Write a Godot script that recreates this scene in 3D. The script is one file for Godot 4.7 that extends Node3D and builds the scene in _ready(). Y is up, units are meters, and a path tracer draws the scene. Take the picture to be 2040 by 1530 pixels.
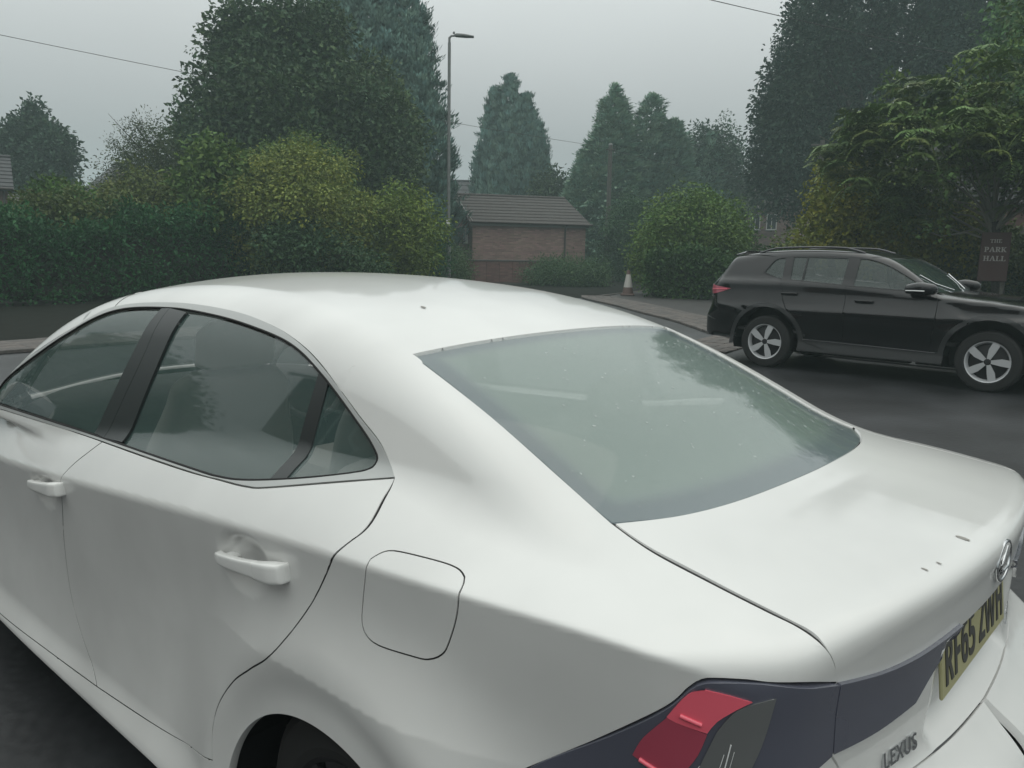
extends Node3D
# Two parked cars at a leafy road junction under a grey sky. x runs towards the tail of the white saloon, y is up, z towards its near side.

var M := {}                      # materials
var rng := RandomNumberGenerator.new()
var used := {}

# ------------------------------------------------------------------ naming helpers
func numbered(called: String) -> String:
	var n: int = used.get(called, 0)
	used[called] = n + 1
	return called if n == 0 else "%s_%03d" % [called, n]

func tag(o: Node3D, label: String, category: String, group := "") -> Node3D:
	o.set_meta("label", label)
	o.set_meta("category", category)
	if group != "":
		o.set_meta("group", group)
	return o

func thing(called: String, label: String, category: String, at := Vector3.ZERO, turn := 0.0, group := "") -> Node3D:
	var o := Node3D.new()
	o.name = numbered(called)
	add_child(o)
	o.position = at
	o.rotation.y = turn
	return tag(o, label, category, group)

func obj(called: String, mesh: Mesh, mat: Material, parent: Node = self) -> MeshInstance3D:
	var o := MeshInstance3D.new()
	o.name = numbered(called) if parent == self else called
	o.mesh = mesh
	o.material_override = mat
	parent.add_child(o, true)
	return o

func struct(called: String, mesh: Mesh, mat: Material) -> MeshInstance3D:
	var o := obj(called, mesh, mat)
	o.set_meta("kind", "structure")
	return o

# ------------------------------------------------------------------ materials
func srgb(r: float, g: float, b: float, a := 1.0) -> Color:
	var c := Color(r, g, b).linear_to_srgb()
	c.a = a
	return c

func mat(called: String, c: Color, rough := 0.7, metal := 0.0, spec := 0.5) -> StandardMaterial3D:
	var m := StandardMaterial3D.new()
	m.resource_name = called
	m.albedo_color = c
	m.roughness = rough
	m.metallic = metal
	m.metallic_specular = spec
	if c.a < 1.0:
		m.transparency = BaseMaterial3D.TRANSPARENCY_ALPHA
	M[called] = m
	return m

func noise_tex(freq: float, low: float, high: float, seed_n: int, size := 512, octaves := 4, tint := Color.WHITE) -> NoiseTexture2D:
	var n := FastNoiseLite.new()
	n.seed = seed_n
	n.frequency = freq
	n.fractal_octaves = octaves
	var t := NoiseTexture2D.new()
	t.width = size
	t.height = size
	t.seamless = true
	t.noise = n
	var g := Gradient.new()
	g.set_color(0, Color(low * tint.r, low * tint.g, low * tint.b))
	g.set_color(1, Color(high, high, high))
	t.color_ramp = g
	return t

func world_tex(m: StandardMaterial3D, tex: Texture2D, per_metre: float) -> void:
	m.albedo_texture = tex
	m.uv1_triplanar = true
	m.uv1_world_triplanar = true
	m.uv1_scale = Vector3.ONE * per_metre

func make_materials() -> void:
	var m := mat("white_paint", srgb(.70, .70, .68), .42)
	m.clearcoat_enabled = true
	m.clearcoat = .85
	m.clearcoat_roughness = .09
	world_tex(m, noise_tex(.006, .90, 1.0, 5, 512, 5), .5)
	m = mat("white_plain", srgb(.70, .70, .68), .4)
	m.clearcoat_enabled = true
	m.clearcoat = .5
	m.clearcoat_roughness = .15
	m = mat("black_paint", srgb(.003, .0032, .0042), .2, 0.0, .35)
	m.clearcoat_enabled = true
	m.clearcoat = .7
	m.clearcoat_roughness = .06
	mat("black_plastic", srgb(.014, .015, .016), .55)
	mat("grey_plastic", srgb(.017, .018, .019), .55)
	mat("gloss_black", srgb(.008, .008, .009), .12)
	mat("pillar_black", srgb(.014, .019, .019), .3)
	mat("rubber", srgb(.012, .012, .012), .8)
	mat("chrome", srgb(.62, .63, .64), .18, 1.0)
	mat("rail_dark", srgb(.10, .10, .105), .35, .7)
	mat("satin_trim", srgb(.42, .43, .42), .38, .35)
	mat("silver_alloy", srgb(.50, .51, .52), .35, .25)
	mat("dark_alloy", srgb(.02, .02, .022), .4, .3)
	mat("side_glass", srgb(.095, .155, .145, .42), .03, 0.0, .5)
	mat("rear_glass", srgb(.30, .36, .34, .16), .04, 0.0, .65)
	m = mat("mist", Color(1, 1, 1, .999), .55)
	m.vertex_color_use_as_albedo = true
	mat("dark_glass", srgb(.055, .080, .074, .55), .02, 0.0, .5)
	mat("frit", srgb(.075, .105, .118), .35)
	mat("seat_cloth", srgb(.38, .37, .34), .8)
	mat("seat_dark", srgb(.06, .06, .06), .8)
	mat("headlining", srgb(.30, .30, .28), .9)
	m = mat("lamp_smoke", srgb(.080, .084, .112), .2)
	m.clearcoat_enabled = true
	m.clearcoat = 1.0
	m.clearcoat_roughness = .08
	m = mat("lamp_red", srgb(.80, .115, .165), .2)
	m.clearcoat_enabled = true
	m.clearcoat = 1.0
	m = mat("lamp_red_dark", srgb(.36, .05, .085), .2)
	m.clearcoat_enabled = true
	m = mat("lamp_clear", srgb(.13, .135, .135), .2, .1)
	m.clearcoat_enabled = true
	mat("lamp_white", srgb(.75, .76, .76), .15)
	mat("plate_yellow", srgb(.33, .315, .17), .45)
	mat("plate_black", srgb(.045, .045, .04), .5)
	mat("dirt", srgb(.26, .25, .23), .8)
	mat("water", srgb(.55, .58, .57, .25), .05)
	# ground
	m = mat("asphalt", srgb(.034, .036, .039), .44, 0.0, .45)
	world_tex(m, noise_tex(.006, .5, 1.0, 11, 1024, 7), .12)
	m.heightmap_enabled = true
	m.heightmap_texture = noise_tex(.25, 0.0, 1.0, 12, 512, 2)
	m.heightmap_scale = .25
	m = mat("footway", srgb(.038, .036, .034), .7)
	world_tex(m, noise_tex(.02, .75, 1.0, 13, 512, 6), .3)
	m = mat("road_brown", srgb(.018, .020, .016), .9, 0.0, .2)
	world_tex(m, noise_tex(.02, .75, 1.0, 14, 512, 6), .25)
	for k in 3:
		m = mat("kerb%d" % k, [srgb(.130, .117, .108), srgb(.112, .103, .096), srgb(.148, .130, .118)][k], .85)
		world_tex(m, noise_tex(.03, .75, 1.0, 15 + k, 256, 5), 1.2)
	mat("line_white", srgb(.42, .42, .40), .8)
	m = mat("soil", srgb(.045, .042, .034), .95)
	world_tex(m, noise_tex(.03, .6, 1.0, 19, 256, 5), .5)
	# buildings
	m = mat("brick", Color.WHITE, .9)
	world_tex(m, brick_texture(), 1.0 / 1.8)
	m = mat("brick_dark", srgb(.6, .5, .5), .9)
	world_tex(m, M.brick.albedo_texture, 1.0 / 1.8)
	m = mat("roof_tile", srgb(.085, .075, .070), .85)
	world_tex(m, noise_tex(.04, .7, 1.0, 23, 256, 4), .6)
	m = mat("slate", srgb(.055, .056, .06), .7)
	world_tex(m, noise_tex(.04, .7, 1.0, 24, 256, 4), .6)
	mat("fascia", srgb(.22, .21, .20), .6)
	mat("white_frame", srgb(.62, .62, .60), .5)
	mat("window_dark", srgb(.03, .035, .04), .1)
	mat("brown_pipe", srgb(.045, .035, .032), .6)
	m = mat("galvanised", srgb(.20, .21, .205), .5, .25)
	world_tex(m, noise_tex(.02, .8, 1.0, 25, 256, 4), .8)
	m = mat("pole_wood", srgb(.13, .125, .11), .9)
	world_tex(m, noise_tex(.03, .6, 1.0, 26, 256, 5), 1.5)
	mat("cable", srgb(.05, .05, .05), .8)
	mat("cone_white", srgb(.46, .44, .41), .6)
	mat("cone_base", srgb(.12, .075, .065), .7)
	mat("sign_red", srgb(.05, .02, .018), .6)
	mat("sign_letter", srgb(.36, .34, .32), .6)
	# plants
	m = mat("bark", srgb(.07, .062, .052), .95)
	world_tex(m, noise_tex(.04, .5, 1.0, 31, 256, 5), 1.5)
	mat("twig", srgb(.20, .195, .16), .85)
	m = mat("leaf", Color.WHITE, .5, 0.0, .3)
	m.vertex_color_use_as_albedo = true
	m.backlight_enabled = true
	m.backlight = Color(.30, .34, .18)
	m = mat("needle", Color.WHITE, .85, 0.0, .12)
	m.vertex_color_use_as_albedo = true

func brick_texture() -> ImageTexture:
	# courses far too small in the picture to count: colour only
	var r := RandomNumberGenerator.new()
	r.seed = 77
	var im := Image.create(512, 512, false, Image.FORMAT_RGB8)
	im.fill(Color(.47, .42, .40))
	var rows := 24
	var per := 8
	for j in rows:
		for i in per:
			var x0 := int((i + (.5 if j % 2 else 0.0)) * 512.0 / per)
			var y0 := int(j * 512.0 / rows)
			var v := r.randf_range(.82, 1.12)
			var c := Color(.53 * v, .43 * v * r.randf_range(.95, 1.05), .405 * v)
			im.fill_rect(Rect2i(x0 + 2, y0 + 3, 60, 18), c)
			if x0 + 62 > 512:
				im.fill_rect(Rect2i(0, y0 + 3, x0 + 62 - 512, 18), c)
	return ImageTexture.create_from_image(im)

# ------------------------------------------------------------------ simple shapes
func box_to(st: SurfaceTool, c: Vector3, s: Vector3, basis := Basis.IDENTITY, bevel := 0.0) -> void:
	# a box, its edges chamfered when bevel > 0
	var h := s * .5
	var b := minf(bevel, minf(h.x, minf(h.y, h.z)) * .9)
	var faces := [[0, 1, 2], [1, 2, 0], [2, 0, 1]]
	for f in faces:
		for sg in [-1.0, 1.0]:
			var q := []
			for uv in [[-1, -1], [1, -1], [1, 1], [-1, 1]]:
				var p := Vector3.ZERO
				p[f[0]] = sg * h[f[0]]
				p[f[1]] = uv[0] * (h[f[1]] - b)
				p[f[2]] = uv[1] * (h[f[2]] - b)
				q.append(c + basis * p)
			quad_to(st, q[0], q[1], q[2], q[3], basis * axis(f[0], sg))
	if b > 0.0:
		for f in faces:
			for s1 in [-1.0, 1.0]:
				for s2 in [-1.0, 1.0]:
					var q := []
					for e in [[0, -1], [0, 1], [1, 1], [1, -1]]:
						var p := Vector3.ZERO
						p[f[0]] = e[1] * (h[f[0]] - b)
						p[f[1]] = s1 * (h[f[1]] - (b if e[0] else 0.0))
						p[f[2]] = s2 * (h[f[2]] - (0.0 if e[0] else b))
						q.append(c + basis * p)
					quad_to(st, q[0], q[1], q[2], q[3], basis * (axis(f[1], s1) + axis(f[2], s2)))
		for sx in [-1.0, 1.0]:
			for sy in [-1.0, 1.0]:
				for sz in [-1.0, 1.0]:
					var a := c + basis * Vector3(sx * h.x, sy * (h.y - b), sz * (h.z - b))
					var d := c + basis * Vector3(sx * (h.x - b), sy * h.y, sz * (h.z - b))
					var e := c + basis * Vector3(sx * (h.x - b), sy * (h.y - b), sz * h.z)
					tri_to(st, a, d, e, basis * Vector3(sx, sy, sz))

func axis(k: int, s: float) -> Vector3:
	var v := Vector3.ZERO
	v[k] = s
	return v

func tri_to(st: SurfaceTool, a: Vector3, b: Vector3, c: Vector3, n: Vector3) -> void:
	n = n.normalized()
	if (b - a).cross(c - a).dot(n) > 0.0:
		var t := b
		b = c
		c = t
	for p in [a, b, c]:
		st.set_normal(n)
		st.add_vertex(p)

func quad_to(st: SurfaceTool, a: Vector3, b: Vector3, c: Vector3, d: Vector3, n: Vector3) -> void:
	tri_to(st, a, b, c, n)
	tri_to(st, a, c, d, n)

func new_st() -> SurfaceTool:
	var st := SurfaceTool.new()
	st.begin(Mesh.PRIMITIVE_TRIANGLES)
	return st

func box(s: Vector3, c := Vector3.ZERO, bevel := 0.0, basis := Basis.IDENTITY) -> ArrayMesh:
	var st := new_st()
	box_to(st, c, s, basis, bevel)
	return st.commit()

func tube_to(st: SurfaceTool, pts: PackedVector3Array, radii: Array, sides := 8, caps := true) -> void:
	var n := pts.size()
	var rings := []
	var norms := []
	var up := Vector3.UP
	for i in n:
		var t := (pts[mini(i + 1, n - 1)] - pts[maxi(i - 1, 0)]).normalized()
		if absf(t.dot(up)) > .95:
			up = Vector3.RIGHT
		var u := t.cross(up).normalized()
		var v := u.cross(t)
		var ring := PackedVector3Array()
		var nr := PackedVector3Array()
		var r: float = radii[mini(i, radii.size() - 1)]
		for k in sides:
			var a := TAU * k / sides
			var d := u * cos(a) + v * sin(a)
			ring.append(pts[i] + d * r)
			nr.append(d)
		rings.append(ring)
		norms.append(nr)
	for i in n - 1:
		for k in sides:
			var k2 := (k + 1) % sides
			var q := [[i, k], [i, k2], [i + 1, k2], [i + 1, k]]
			var order := [0, 1, 2, 0, 2, 3]
			var a: Vector3 = rings[i][k]
			var b: Vector3 = rings[i][k2]
			var c: Vector3 = rings[i + 1][k2]
			if (b - a).cross(c - a).dot(norms[i][k]) > 0.0:
				order = [0, 2, 1, 0, 3, 2]
			for o in order:
				st.set_normal(norms[q[o][0]][q[o][1]])
				st.add_vertex(rings[q[o][0]][q[o][1]])
	if caps:
		for e in [0, n - 1]:
			var out := (pts[e] - pts[1 if e == 0 else n - 2]).normalized()
			for k in range(1, sides - 1):
				tri_to(st, rings[e][0], rings[e][k], rings[e][k + 1], out)

func tube(pts: Array, radii: Array, sides := 8) -> ArrayMesh:
	var st := new_st()
	tube_to(st, PackedVector3Array(pts), radii, sides)
	return st.commit()

func lathe(profile: Array, sides := 32) -> ArrayMesh:
	# profile: Vector2(radius, height) from bottom to top, turned about y
	var st := new_st()
	for i in profile.size() - 1:
		var a: Vector2 = profile[i]
		var b: Vector2 = profile[i + 1]
		var d := (b - a).normalized()
		for k in sides:
			var a0 := TAU * k / sides
			var a1 := TAU * (k + 1) / sides
			var p := [Vector3(a.x * cos(a0), a.y, a.x * sin(a0)), Vector3(a.x * cos(a1), a.y, a.x * sin(a1)), Vector3(b.x * cos(a1), b.y, b.x * sin(a1)), Vector3(b.x * cos(a0), b.y, b.x * sin(a0))]
			var n0 := Vector3(d.y * cos(a0), -d.x, d.y * sin(a0))
			var n1 := Vector3(d.y * cos(a1), -d.x, d.y * sin(a1))
			var nn := [n0, n1, n1, n0]
			var order := [0, 1, 2, 0, 2, 3]
			if ((p[1] - p[0]).cross(p[2] - p[0]) + (p[2] - p[0]).cross(p[3] - p[0])).dot(n0 + n1) > 0.0:
				order = [0, 2, 1, 0, 3, 2]
			for o in order:
				st.set_normal(nn[o])
				st.add_vertex(p[o])
	return st.commit()

func prism(poly: PackedVector2Array, depth: float, basis: Basis, at: Vector3) -> ArrayMesh:
	# a flat outline (x, y of the basis) with thickness along its z
	var st := new_st()
	var idx := Geometry2D.triangulate_polygon(poly)
	for k in range(0, idx.size(), 3):
		for z in [0.0, depth]:
			var p := []
			for j in 3:
				p.append(at + basis * Vector3(poly[idx[k + j]].x, poly[idx[k + j]].y, z))
			tri_to(st, p[0], p[1], p[2], basis.z * (1.0 if z > 0.0 else -1.0) * signf(depth))
	var turn := -1.0 if Geometry2D.is_polygon_clockwise(poly) else 1.0
	for i in poly.size():
		var a := poly[i]
		var b := poly[(i + 1) % poly.size()]
		var n := basis * Vector3((b - a).y, -(b - a).x, 0) * turn
		quad_to(st, at + basis * Vector3(a.x, a.y, 0), at + basis * Vector3(b.x, b.y, 0), at + basis * Vector3(b.x, b.y, depth), at + basis * Vector3(a.x, a.y, depth), n)
	return st.commit()

# lettering as real, thin solids
func lettering(text: String, size: float, depth: float, font_name := "Droid Sans", bold := true) -> TextMesh:
	var t := TextMesh.new()
	var f := SystemFont.new()
	f.font_names = PackedStringArray([font_name])
	f.font_weight = 700 if bold else 400
	t.font = f
	t.text = text
	t.font_size = 64
	t.pixel_size = size / 46.0
	t.depth = depth
	t.curve_step = 1.0
	return t

# ------------------------------------------------------------------ smooth curves kept as tables
const TN := 1100
const T0 := -1.6
const TS := 150.0        # samples per metre

func table(knots: Array) -> PackedFloat32Array:
	# natural cubic spline through [x, y, x, y ...]
	var n := knots.size() / 2
	var x := PackedFloat64Array()
	var y := PackedFloat64Array()
	for i in n:
		x.append(knots[2 * i])
		y.append(knots[2 * i + 1])
	var c := PackedFloat64Array()
	var d := PackedFloat64Array()
	var m := PackedFloat64Array()
	c.resize(n)
	d.resize(n)
	m.resize(n)
	for i in range(1, n - 1):
		var h0 := x[i] - x[i - 1]
		var h1 := x[i + 1] - x[i]
		var r := 6.0 * ((y[i + 1] - y[i]) / h1 - (y[i] - y[i - 1]) / h0)
		var b := 2.0 * (h0 + h1) - h0 * c[i - 1]
		c[i] = h1 / b
		d[i] = (r - h0 * d[i - 1]) / b
	for i in range(n - 2, 0, -1):
		m[i] = d[i] - c[i] * m[i + 1]
	var out := PackedFloat32Array()
	out.resize(TN)
	var k := 0
	for j in TN:
		var q := clampf(T0 + j / TS, x[0], x[n - 1])
		while k < n - 2 and q > x[k + 1]:
			k += 1
		var h := x[k + 1] - x[k]
		var a := (x[k + 1] - q) / h
		var b2 := 1.0 - a
		out[j] = a * y[k] + b2 * y[k + 1] + ((a * a * a - a) * m[k] + (b2 * b2 * b2 - b2) * m[k + 1]) * h * h / 6.0
	return out

var sw: PackedFloat32Array       # saloon: half width at the shoulder crease
var sc: PackedFloat32Array       # height of the crease
var sa: PackedFloat32Array       # slope above the crease
var sd: PackedFloat32Array       # height of bonnet and boot
var szb: PackedFloat32Array      # half width of the cabin at the waist
var syr: PackedFloat32Array      # roof line
var scr: PackedFloat32Array      # crown of the roof
var srg: PackedFloat32Array      # rounding of the roof edge
var sxr: PackedFloat32Array      # tail, by height
var uw: PackedFloat32Array       # the same for the estate car
var uc: PackedFloat32Array
var ua: PackedFloat32Array
var ud: PackedFloat32Array
var uzb: PackedFloat32Array
var uyr: PackedFloat32Array
var usr: PackedFloat32Array
var usf: PackedFloat32Array
var kind := 0                    # which body skin() describes
const BOWLS: Array[Vector2] = [Vector2(2.185, .79), Vector2(3.33, .862)]

func make_tables() -> void:
	sw = table([0.0, 0.6, 0.35, 0.8, 0.9, 0.87, 1.6, 0.885, 2.4, 0.872, 3.0, 0.855, 3.6, 0.832, 3.9, 0.815, 4.2, 0.785, 4.4, 0.748, 4.6, 0.7])
	sc = table([0.0, 0.66, 0.9, 0.74, 1.6, 0.785, 2.4, 0.848, 3.0, 0.905, 3.6, 0.955, 3.9, 0.972, 4.2, 0.985, 4.4, 0.977, 4.6, 0.965])
	sa = table([0.0, 0.35, 0.9, 0.5, 1.4, 1.2, 2.4, 1.4, 3.3, 1.3, 3.66, 1.05, 4.0, 0.52, 4.2, 0.42, 4.45, 0.32, 4.6, 0.3])
	sd = table([0.0, 0.7, 0.4, 0.8, 0.9, 0.88, 1.4, 0.97, 2.0, 1.2, 3.2, 1.2, 3.7, 1.14, 4.1, 1.072, 4.3, 1.053, 4.45, 1.038, 4.56, 1.026, 4.7, 1.0])
	szb = table([1.0, 0.84, 1.9, 0.808, 2.4, 0.779, 3.2, 0.745, 3.66, 0.712, 4.1, 0.66, 4.4, 0.6])
	syr = table([0.9, 0.8, 1.35, 1.05, 1.7, 1.28, 2.05, 1.4, 2.4, 1.432, 2.8, 1.43, 3.2, 1.392, 3.5, 1.328, 3.8, 1.22, 4.15, 1.065, 4.5, 0.91])
	scr = table([1.0, 0.1, 2.0, 0.07, 3.0, 0.05, 3.3, 0.05, 3.6, 0.055, 4.15, 0.062, 4.5, 0.062])
	srg = table([1.0, 0.05, 2.0, 0.08, 2.4, 0.11, 3.2, 0.1, 3.6, 0.06, 4.2, 0.05])
	sxr = table([0.15, 4.55, 0.25, 4.63, 0.45, 4.66, 0.56, 4.655, 0.62, 4.635, 0.66, 4.595, 0.70, 4.55, 0.78, 4.54, 0.88, 4.545, 0.93, 4.55, 0.98, 4.558, 1.02, 4.572, 1.2, 4.58])
	uw = table([-1.1, .66, -.8, .83, -.4, .895, 0.0, .91, 1.3, .915, 2.68, .91, 3.2, .85, 3.6, .66])
	uc = table([-1.1, 1.10, -.4, 1.105, .2, 1.11, 1.1, 1.085, 2.2, 1.02, 3.0, .95, 3.6, .80])
	ua = table([-1.1, 1.3, .2, 1.3, 1.6, 1.1, 2.2, .5, 3.0, .4, 3.6, .3])
	ud = table([-1.1, 1.3, -.3, 1.3, .5, 1.3, 1.2, 1.3, 1.6, 1.26, 1.9, 1.165, 2.1, 1.115, 2.6, 1.07, 3.0, 1.02, 3.4, .93, 3.6, .84])
	uzb = table([-1.0, .74, -.5, .81, 0.0, .835, 1.0, .85, 2.1, .84])
	uyr = table([-1.0, 1.47, -.66, 1.505, -.2, 1.575, .3, 1.605, .8, 1.603, 1.2, 1.565, 1.5, 1.485, 2.08, 1.12, 2.4, .92])
	usr = table([.2, -.6, .26, -.85, .36, -1.06, .5, -1.10, .62, -1.10, .8, -1.04, .98, -1.03, 1.08, -1.02, 1.2, -.92, 1.4, -.76, 1.49, -.70, 1.6, -.68])
	usf = table([.2, 3.45, .4, 3.58, .6, 3.62, .8, 3.56, 1.0, 3.35, 1.2, 3.0])

func smax(a: float, b: float, k: float) -> float:
	var h := maxf(k - absf(a - b), 0.0)
	return maxf(a, b) + h * h * .25 / k

func ss(v: float, a: float, b: float) -> float:
	var t := clampf((v - a) / (b - a), 0.0, 1.0)
	return t * t * (3.0 - 2.0 * t)

# signed distance to the skin of the saloon (0) or the estate car (1), negative inside
func skin(p: Vector3) -> float:
	return saloon(p) if kind == 0 else estate(p)

func saloon(p: Vector3) -> float:
	var x := p.x
	var y := p.y
	var z := absf(p.z)
	var u := clampf((x - T0) * TS, 0.0, TN - 2.0)
	var i := int(u)
	var r := u - i
	var w := sw[i] + (sw[i + 1] - sw[i]) * r
	var yc := sc[i] + (sc[i + 1] - sc[i]) * r
	var q := clampf((yc - y) / (yc - .22), 0.0, 1.2)
	var side := w - .024 * sin(PI * minf(q, 1.0)) + .034 * ss(q, .86, 1.08)
	if q > 0.0:
		var wx := .88 if x < 2.2 else 3.655
		var rr := Vector2(x - wx, y - .285).length()
		if rr < .95:
			var e := maxf(rr - .41, 0.0) / .17
			side += ((.893 - w) * exp(-e * e) - .016 * ss(rr, .49, .36)) * minf(q * 3.0, 1.0)
		if z > .6:
			for b in BOWLS:
				var e1 := (x - b.x) / .108
				var e2 := (y - b.y) / .08
				var e3 := 1.0 - e1 * e1 - e2 * e2
				if e3 > 0.0:
					side -= .021 * e3 * sqrt(e3) * ss(q, 0.0, .07)
	var f := z - side
	var d := maxf(w - z, 0.0)
	var h := sd[i] + (sd[i + 1] - sd[i]) * r - yc
	var a := sa[i] + (sa[i + 1] - sa[i]) * r
	var ex := exp(-a * d / h)
	var top := yc + (h * (1.0 - ex) if z < w else a * (w - z))
	f = smax(f, (y - top) / sqrt(1.0 + a * a * ex * ex), .007)
	if x > 3.9:
		var uy := clampf((y - T0) * TS, 0.0, TN - 2.0)
		var iy := int(uy)
		var xr := sxr[iy] + (sxr[iy + 1] - sxr[iy]) * (uy - iy)
		var corner := maxf(z - .62, 0.0)
		xr -= .03 * ss(y, .90, .875) * ss(y, .69, .74) * ss(z, .27, .23) + .22 * z * z + 4.0 * corner * corner
		f = smax(f, (x - xr) * .95, .05)
	elif x < .8:
		var corner := maxf(z - .5, 0.0)
		f = smax(f, (.05 + .25 * z * z + 1.2 * corner * corner - x) * .9, .15)
	f = smax(f, .19 - y, .03)
	if y > .86 and x > 1.0 and x < 4.4:
		var zb := szb[i] + (szb[i + 1] - szb[i]) * r
		var gs := (z - (zb - .36 * (y - .95) - .15 * absf(y - .95) * (y - .95))) * .93
		var rf := syr[i] + (syr[i + 1] - syr[i]) * r - (scr[i] + (scr[i + 1] - scr[i]) * r) * z * z / .36
		var g := smax(gs, (y - rf) * (.9 if x > 3.4 or x < 2.0 else 1.0), srg[i] + (srg[i + 1] - srg[i]) * r)
		g = smax(g, .9 - y, .02)
		g = smax(g, x - 4.22, .02)
		g = smax(g, 1.2 - x, .02)
		f = -smax(-f, -g, .014 + .036 * ss(x, 3.45, 4.0))
	return f

func estate(p: Vector3) -> float:
	var x := p.x
	var y := p.y
	var z := absf(p.z)
	var u := clampf((x - T0) * TS, 0.0, TN - 2.0)
	var i := int(u)
	var r := u - i
	var w := uw[i] + (uw[i + 1] - uw[i]) * r
	var yc := uc[i] + (uc[i + 1] - uc[i]) * r
	var q := clampf((yc - y) / (yc - .25), 0.0, 1.2)
	var side := w - .028 + .028 * ss(q, 0.0, .28) - .035 * ss(q, .42, .72) + .03 * ss(q, .8, 1.0)
	var wx := 0.0 if x < 1.3 else 2.68
	var rr := Vector2(x - wx, y - .36).length()
	var e := maxf(rr - .44, 0.0) / .11
	side += .028 * exp(-e * e) * ss(q, .25, .5)
	var f := z - side
	var d := maxf(w - z, 0.0)
	var h := ud[i] + (ud[i + 1] - ud[i]) * r - yc
	var a := ua[i] + (ua[i + 1] - ua[i]) * r
	var ex := exp(-a * d / h)
	var top := yc + (h * (1.0 - ex) if z < w else a * (w - z))
	f = smax(f, (y - top) / sqrt(1.0 + a * a * ex * ex), .03)
	var zb := uzb[i] + (uzb[i + 1] - uzb[i]) * r
	var gs := (z - (zb - .30 * (y - 1.12) - .30 * absf(y - 1.12) * (y - 1.12))) * .95
	var rf := uyr[i] + (uyr[i + 1] - uyr[i]) * r - .022 * z * z / .36
	var g := smax(gs, (y - rf) * (.88 if x > 1.4 else 1.0), .09)
	g = smax(g, .8 - y, .02)
	f = -smax(-f, -g, .03)
	var uy := clampf((y - T0) * TS, 0.0, TN - 2.0)
	var iy := int(uy)
	if x < 0.0:
		var corner := maxf(z - .5, 0.0)
		f = smax(f, (usr[iy] + (usr[iy + 1] - usr[iy]) * (uy - iy) + .10 * z * z + 1.4 * corner * corner - x) * .85, .05)
	if x > 2.6:
		var corner := maxf(z - .45, 0.0)
		f = smax(f, (x - (usf[iy] + (usf[iy + 1] - usf[iy]) * (uy - iy) - .15 * z * z - 1.1 * corner * corner)) * .9, .10)
	return smax(f, .24 - y, .03)

# where a line along dir (pointing out of the body) last meets the skin, seeking from p + dir * t
func settle(p: Vector3, dir: Vector3, t: float) -> float:
	var f := skin(p + dir * t)
	var gain := 1.0
	var step := 0.0
	for k in 26:
		if absf(f) < .00015:
			break
		step = clampf(-f * gain, -.25, .25)
		var f2 := skin(p + dir * (t + step))
		t += step
		var slope := (f2 - f) / step if absf(step) > 1e-7 else 1.0
		gain = clampf(1.0 / slope, .5, 3.0) if slope > .05 else 1.0
		f = f2
	return t

func on_skin(p: Vector3, dir: Vector3) -> Vector3:
	return p + dir * settle(p, dir, 0.0)

func skin_normal(p: Vector3) -> Vector3:
	var e := .003
	var f := skin(p)
	return Vector3(skin(p + Vector3(e, 0, 0)) - f, skin(p + Vector3(0, e, 0)) - f, skin(p + Vector3(0, 0, e)) - f).normalized()

# smooth curve through points, sampled every few millimetres
func curve(pts: Array, step := .012) -> PackedVector3Array:
	var out := PackedVector3Array()
	var n := pts.size()
	for i in n - 1:
		var a: Vector3 = pts[maxi(i - 1, 0)]
		var b: Vector3 = pts[i]
		var c: Vector3 = pts[i + 1]
		var d: Vector3 = pts[mini(i + 2, n - 1)]
		var k := maxi(1, int(ceil(b.distance_to(c) / step)))
		for j in k:
			out.append(b.cubic_interpolate(c, a, d, float(j) / k))
	out.append(pts[n - 1])
	return out

func rev(a: Array) -> Array:
	var b := a.duplicate()
	b.reverse()
	return b

# closed outline out of smooth curves with corners where they meet
func ring(curves: Array) -> PackedVector3Array:
	var out := PackedVector3Array()
	for c in curves:
		for p in curve(c):
			if out.is_empty() or out[out.size() - 1].distance_to(p) > .001:
				out.append(p)
	if out[0].distance_to(out[out.size() - 1]) < .001:
		out.remove_at(out.size() - 1)
	return out

func flipped(a: PackedVector3Array) -> PackedVector3Array:
	var out := PackedVector3Array()
	for p in a:
		out.append(Vector3(p.x, p.y, -p.z))
	return out

func biggest(polys: Array) -> PackedVector2Array:
	var best := PackedVector2Array()
	var most := -1.0
	for p in polys:
		var area := 0.0
		for i in p.size():
			area += p[i].cross(p[(i + 1) % p.size()])
		if absf(area) > most:
			most = absf(area)
			best = p
	return best

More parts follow.
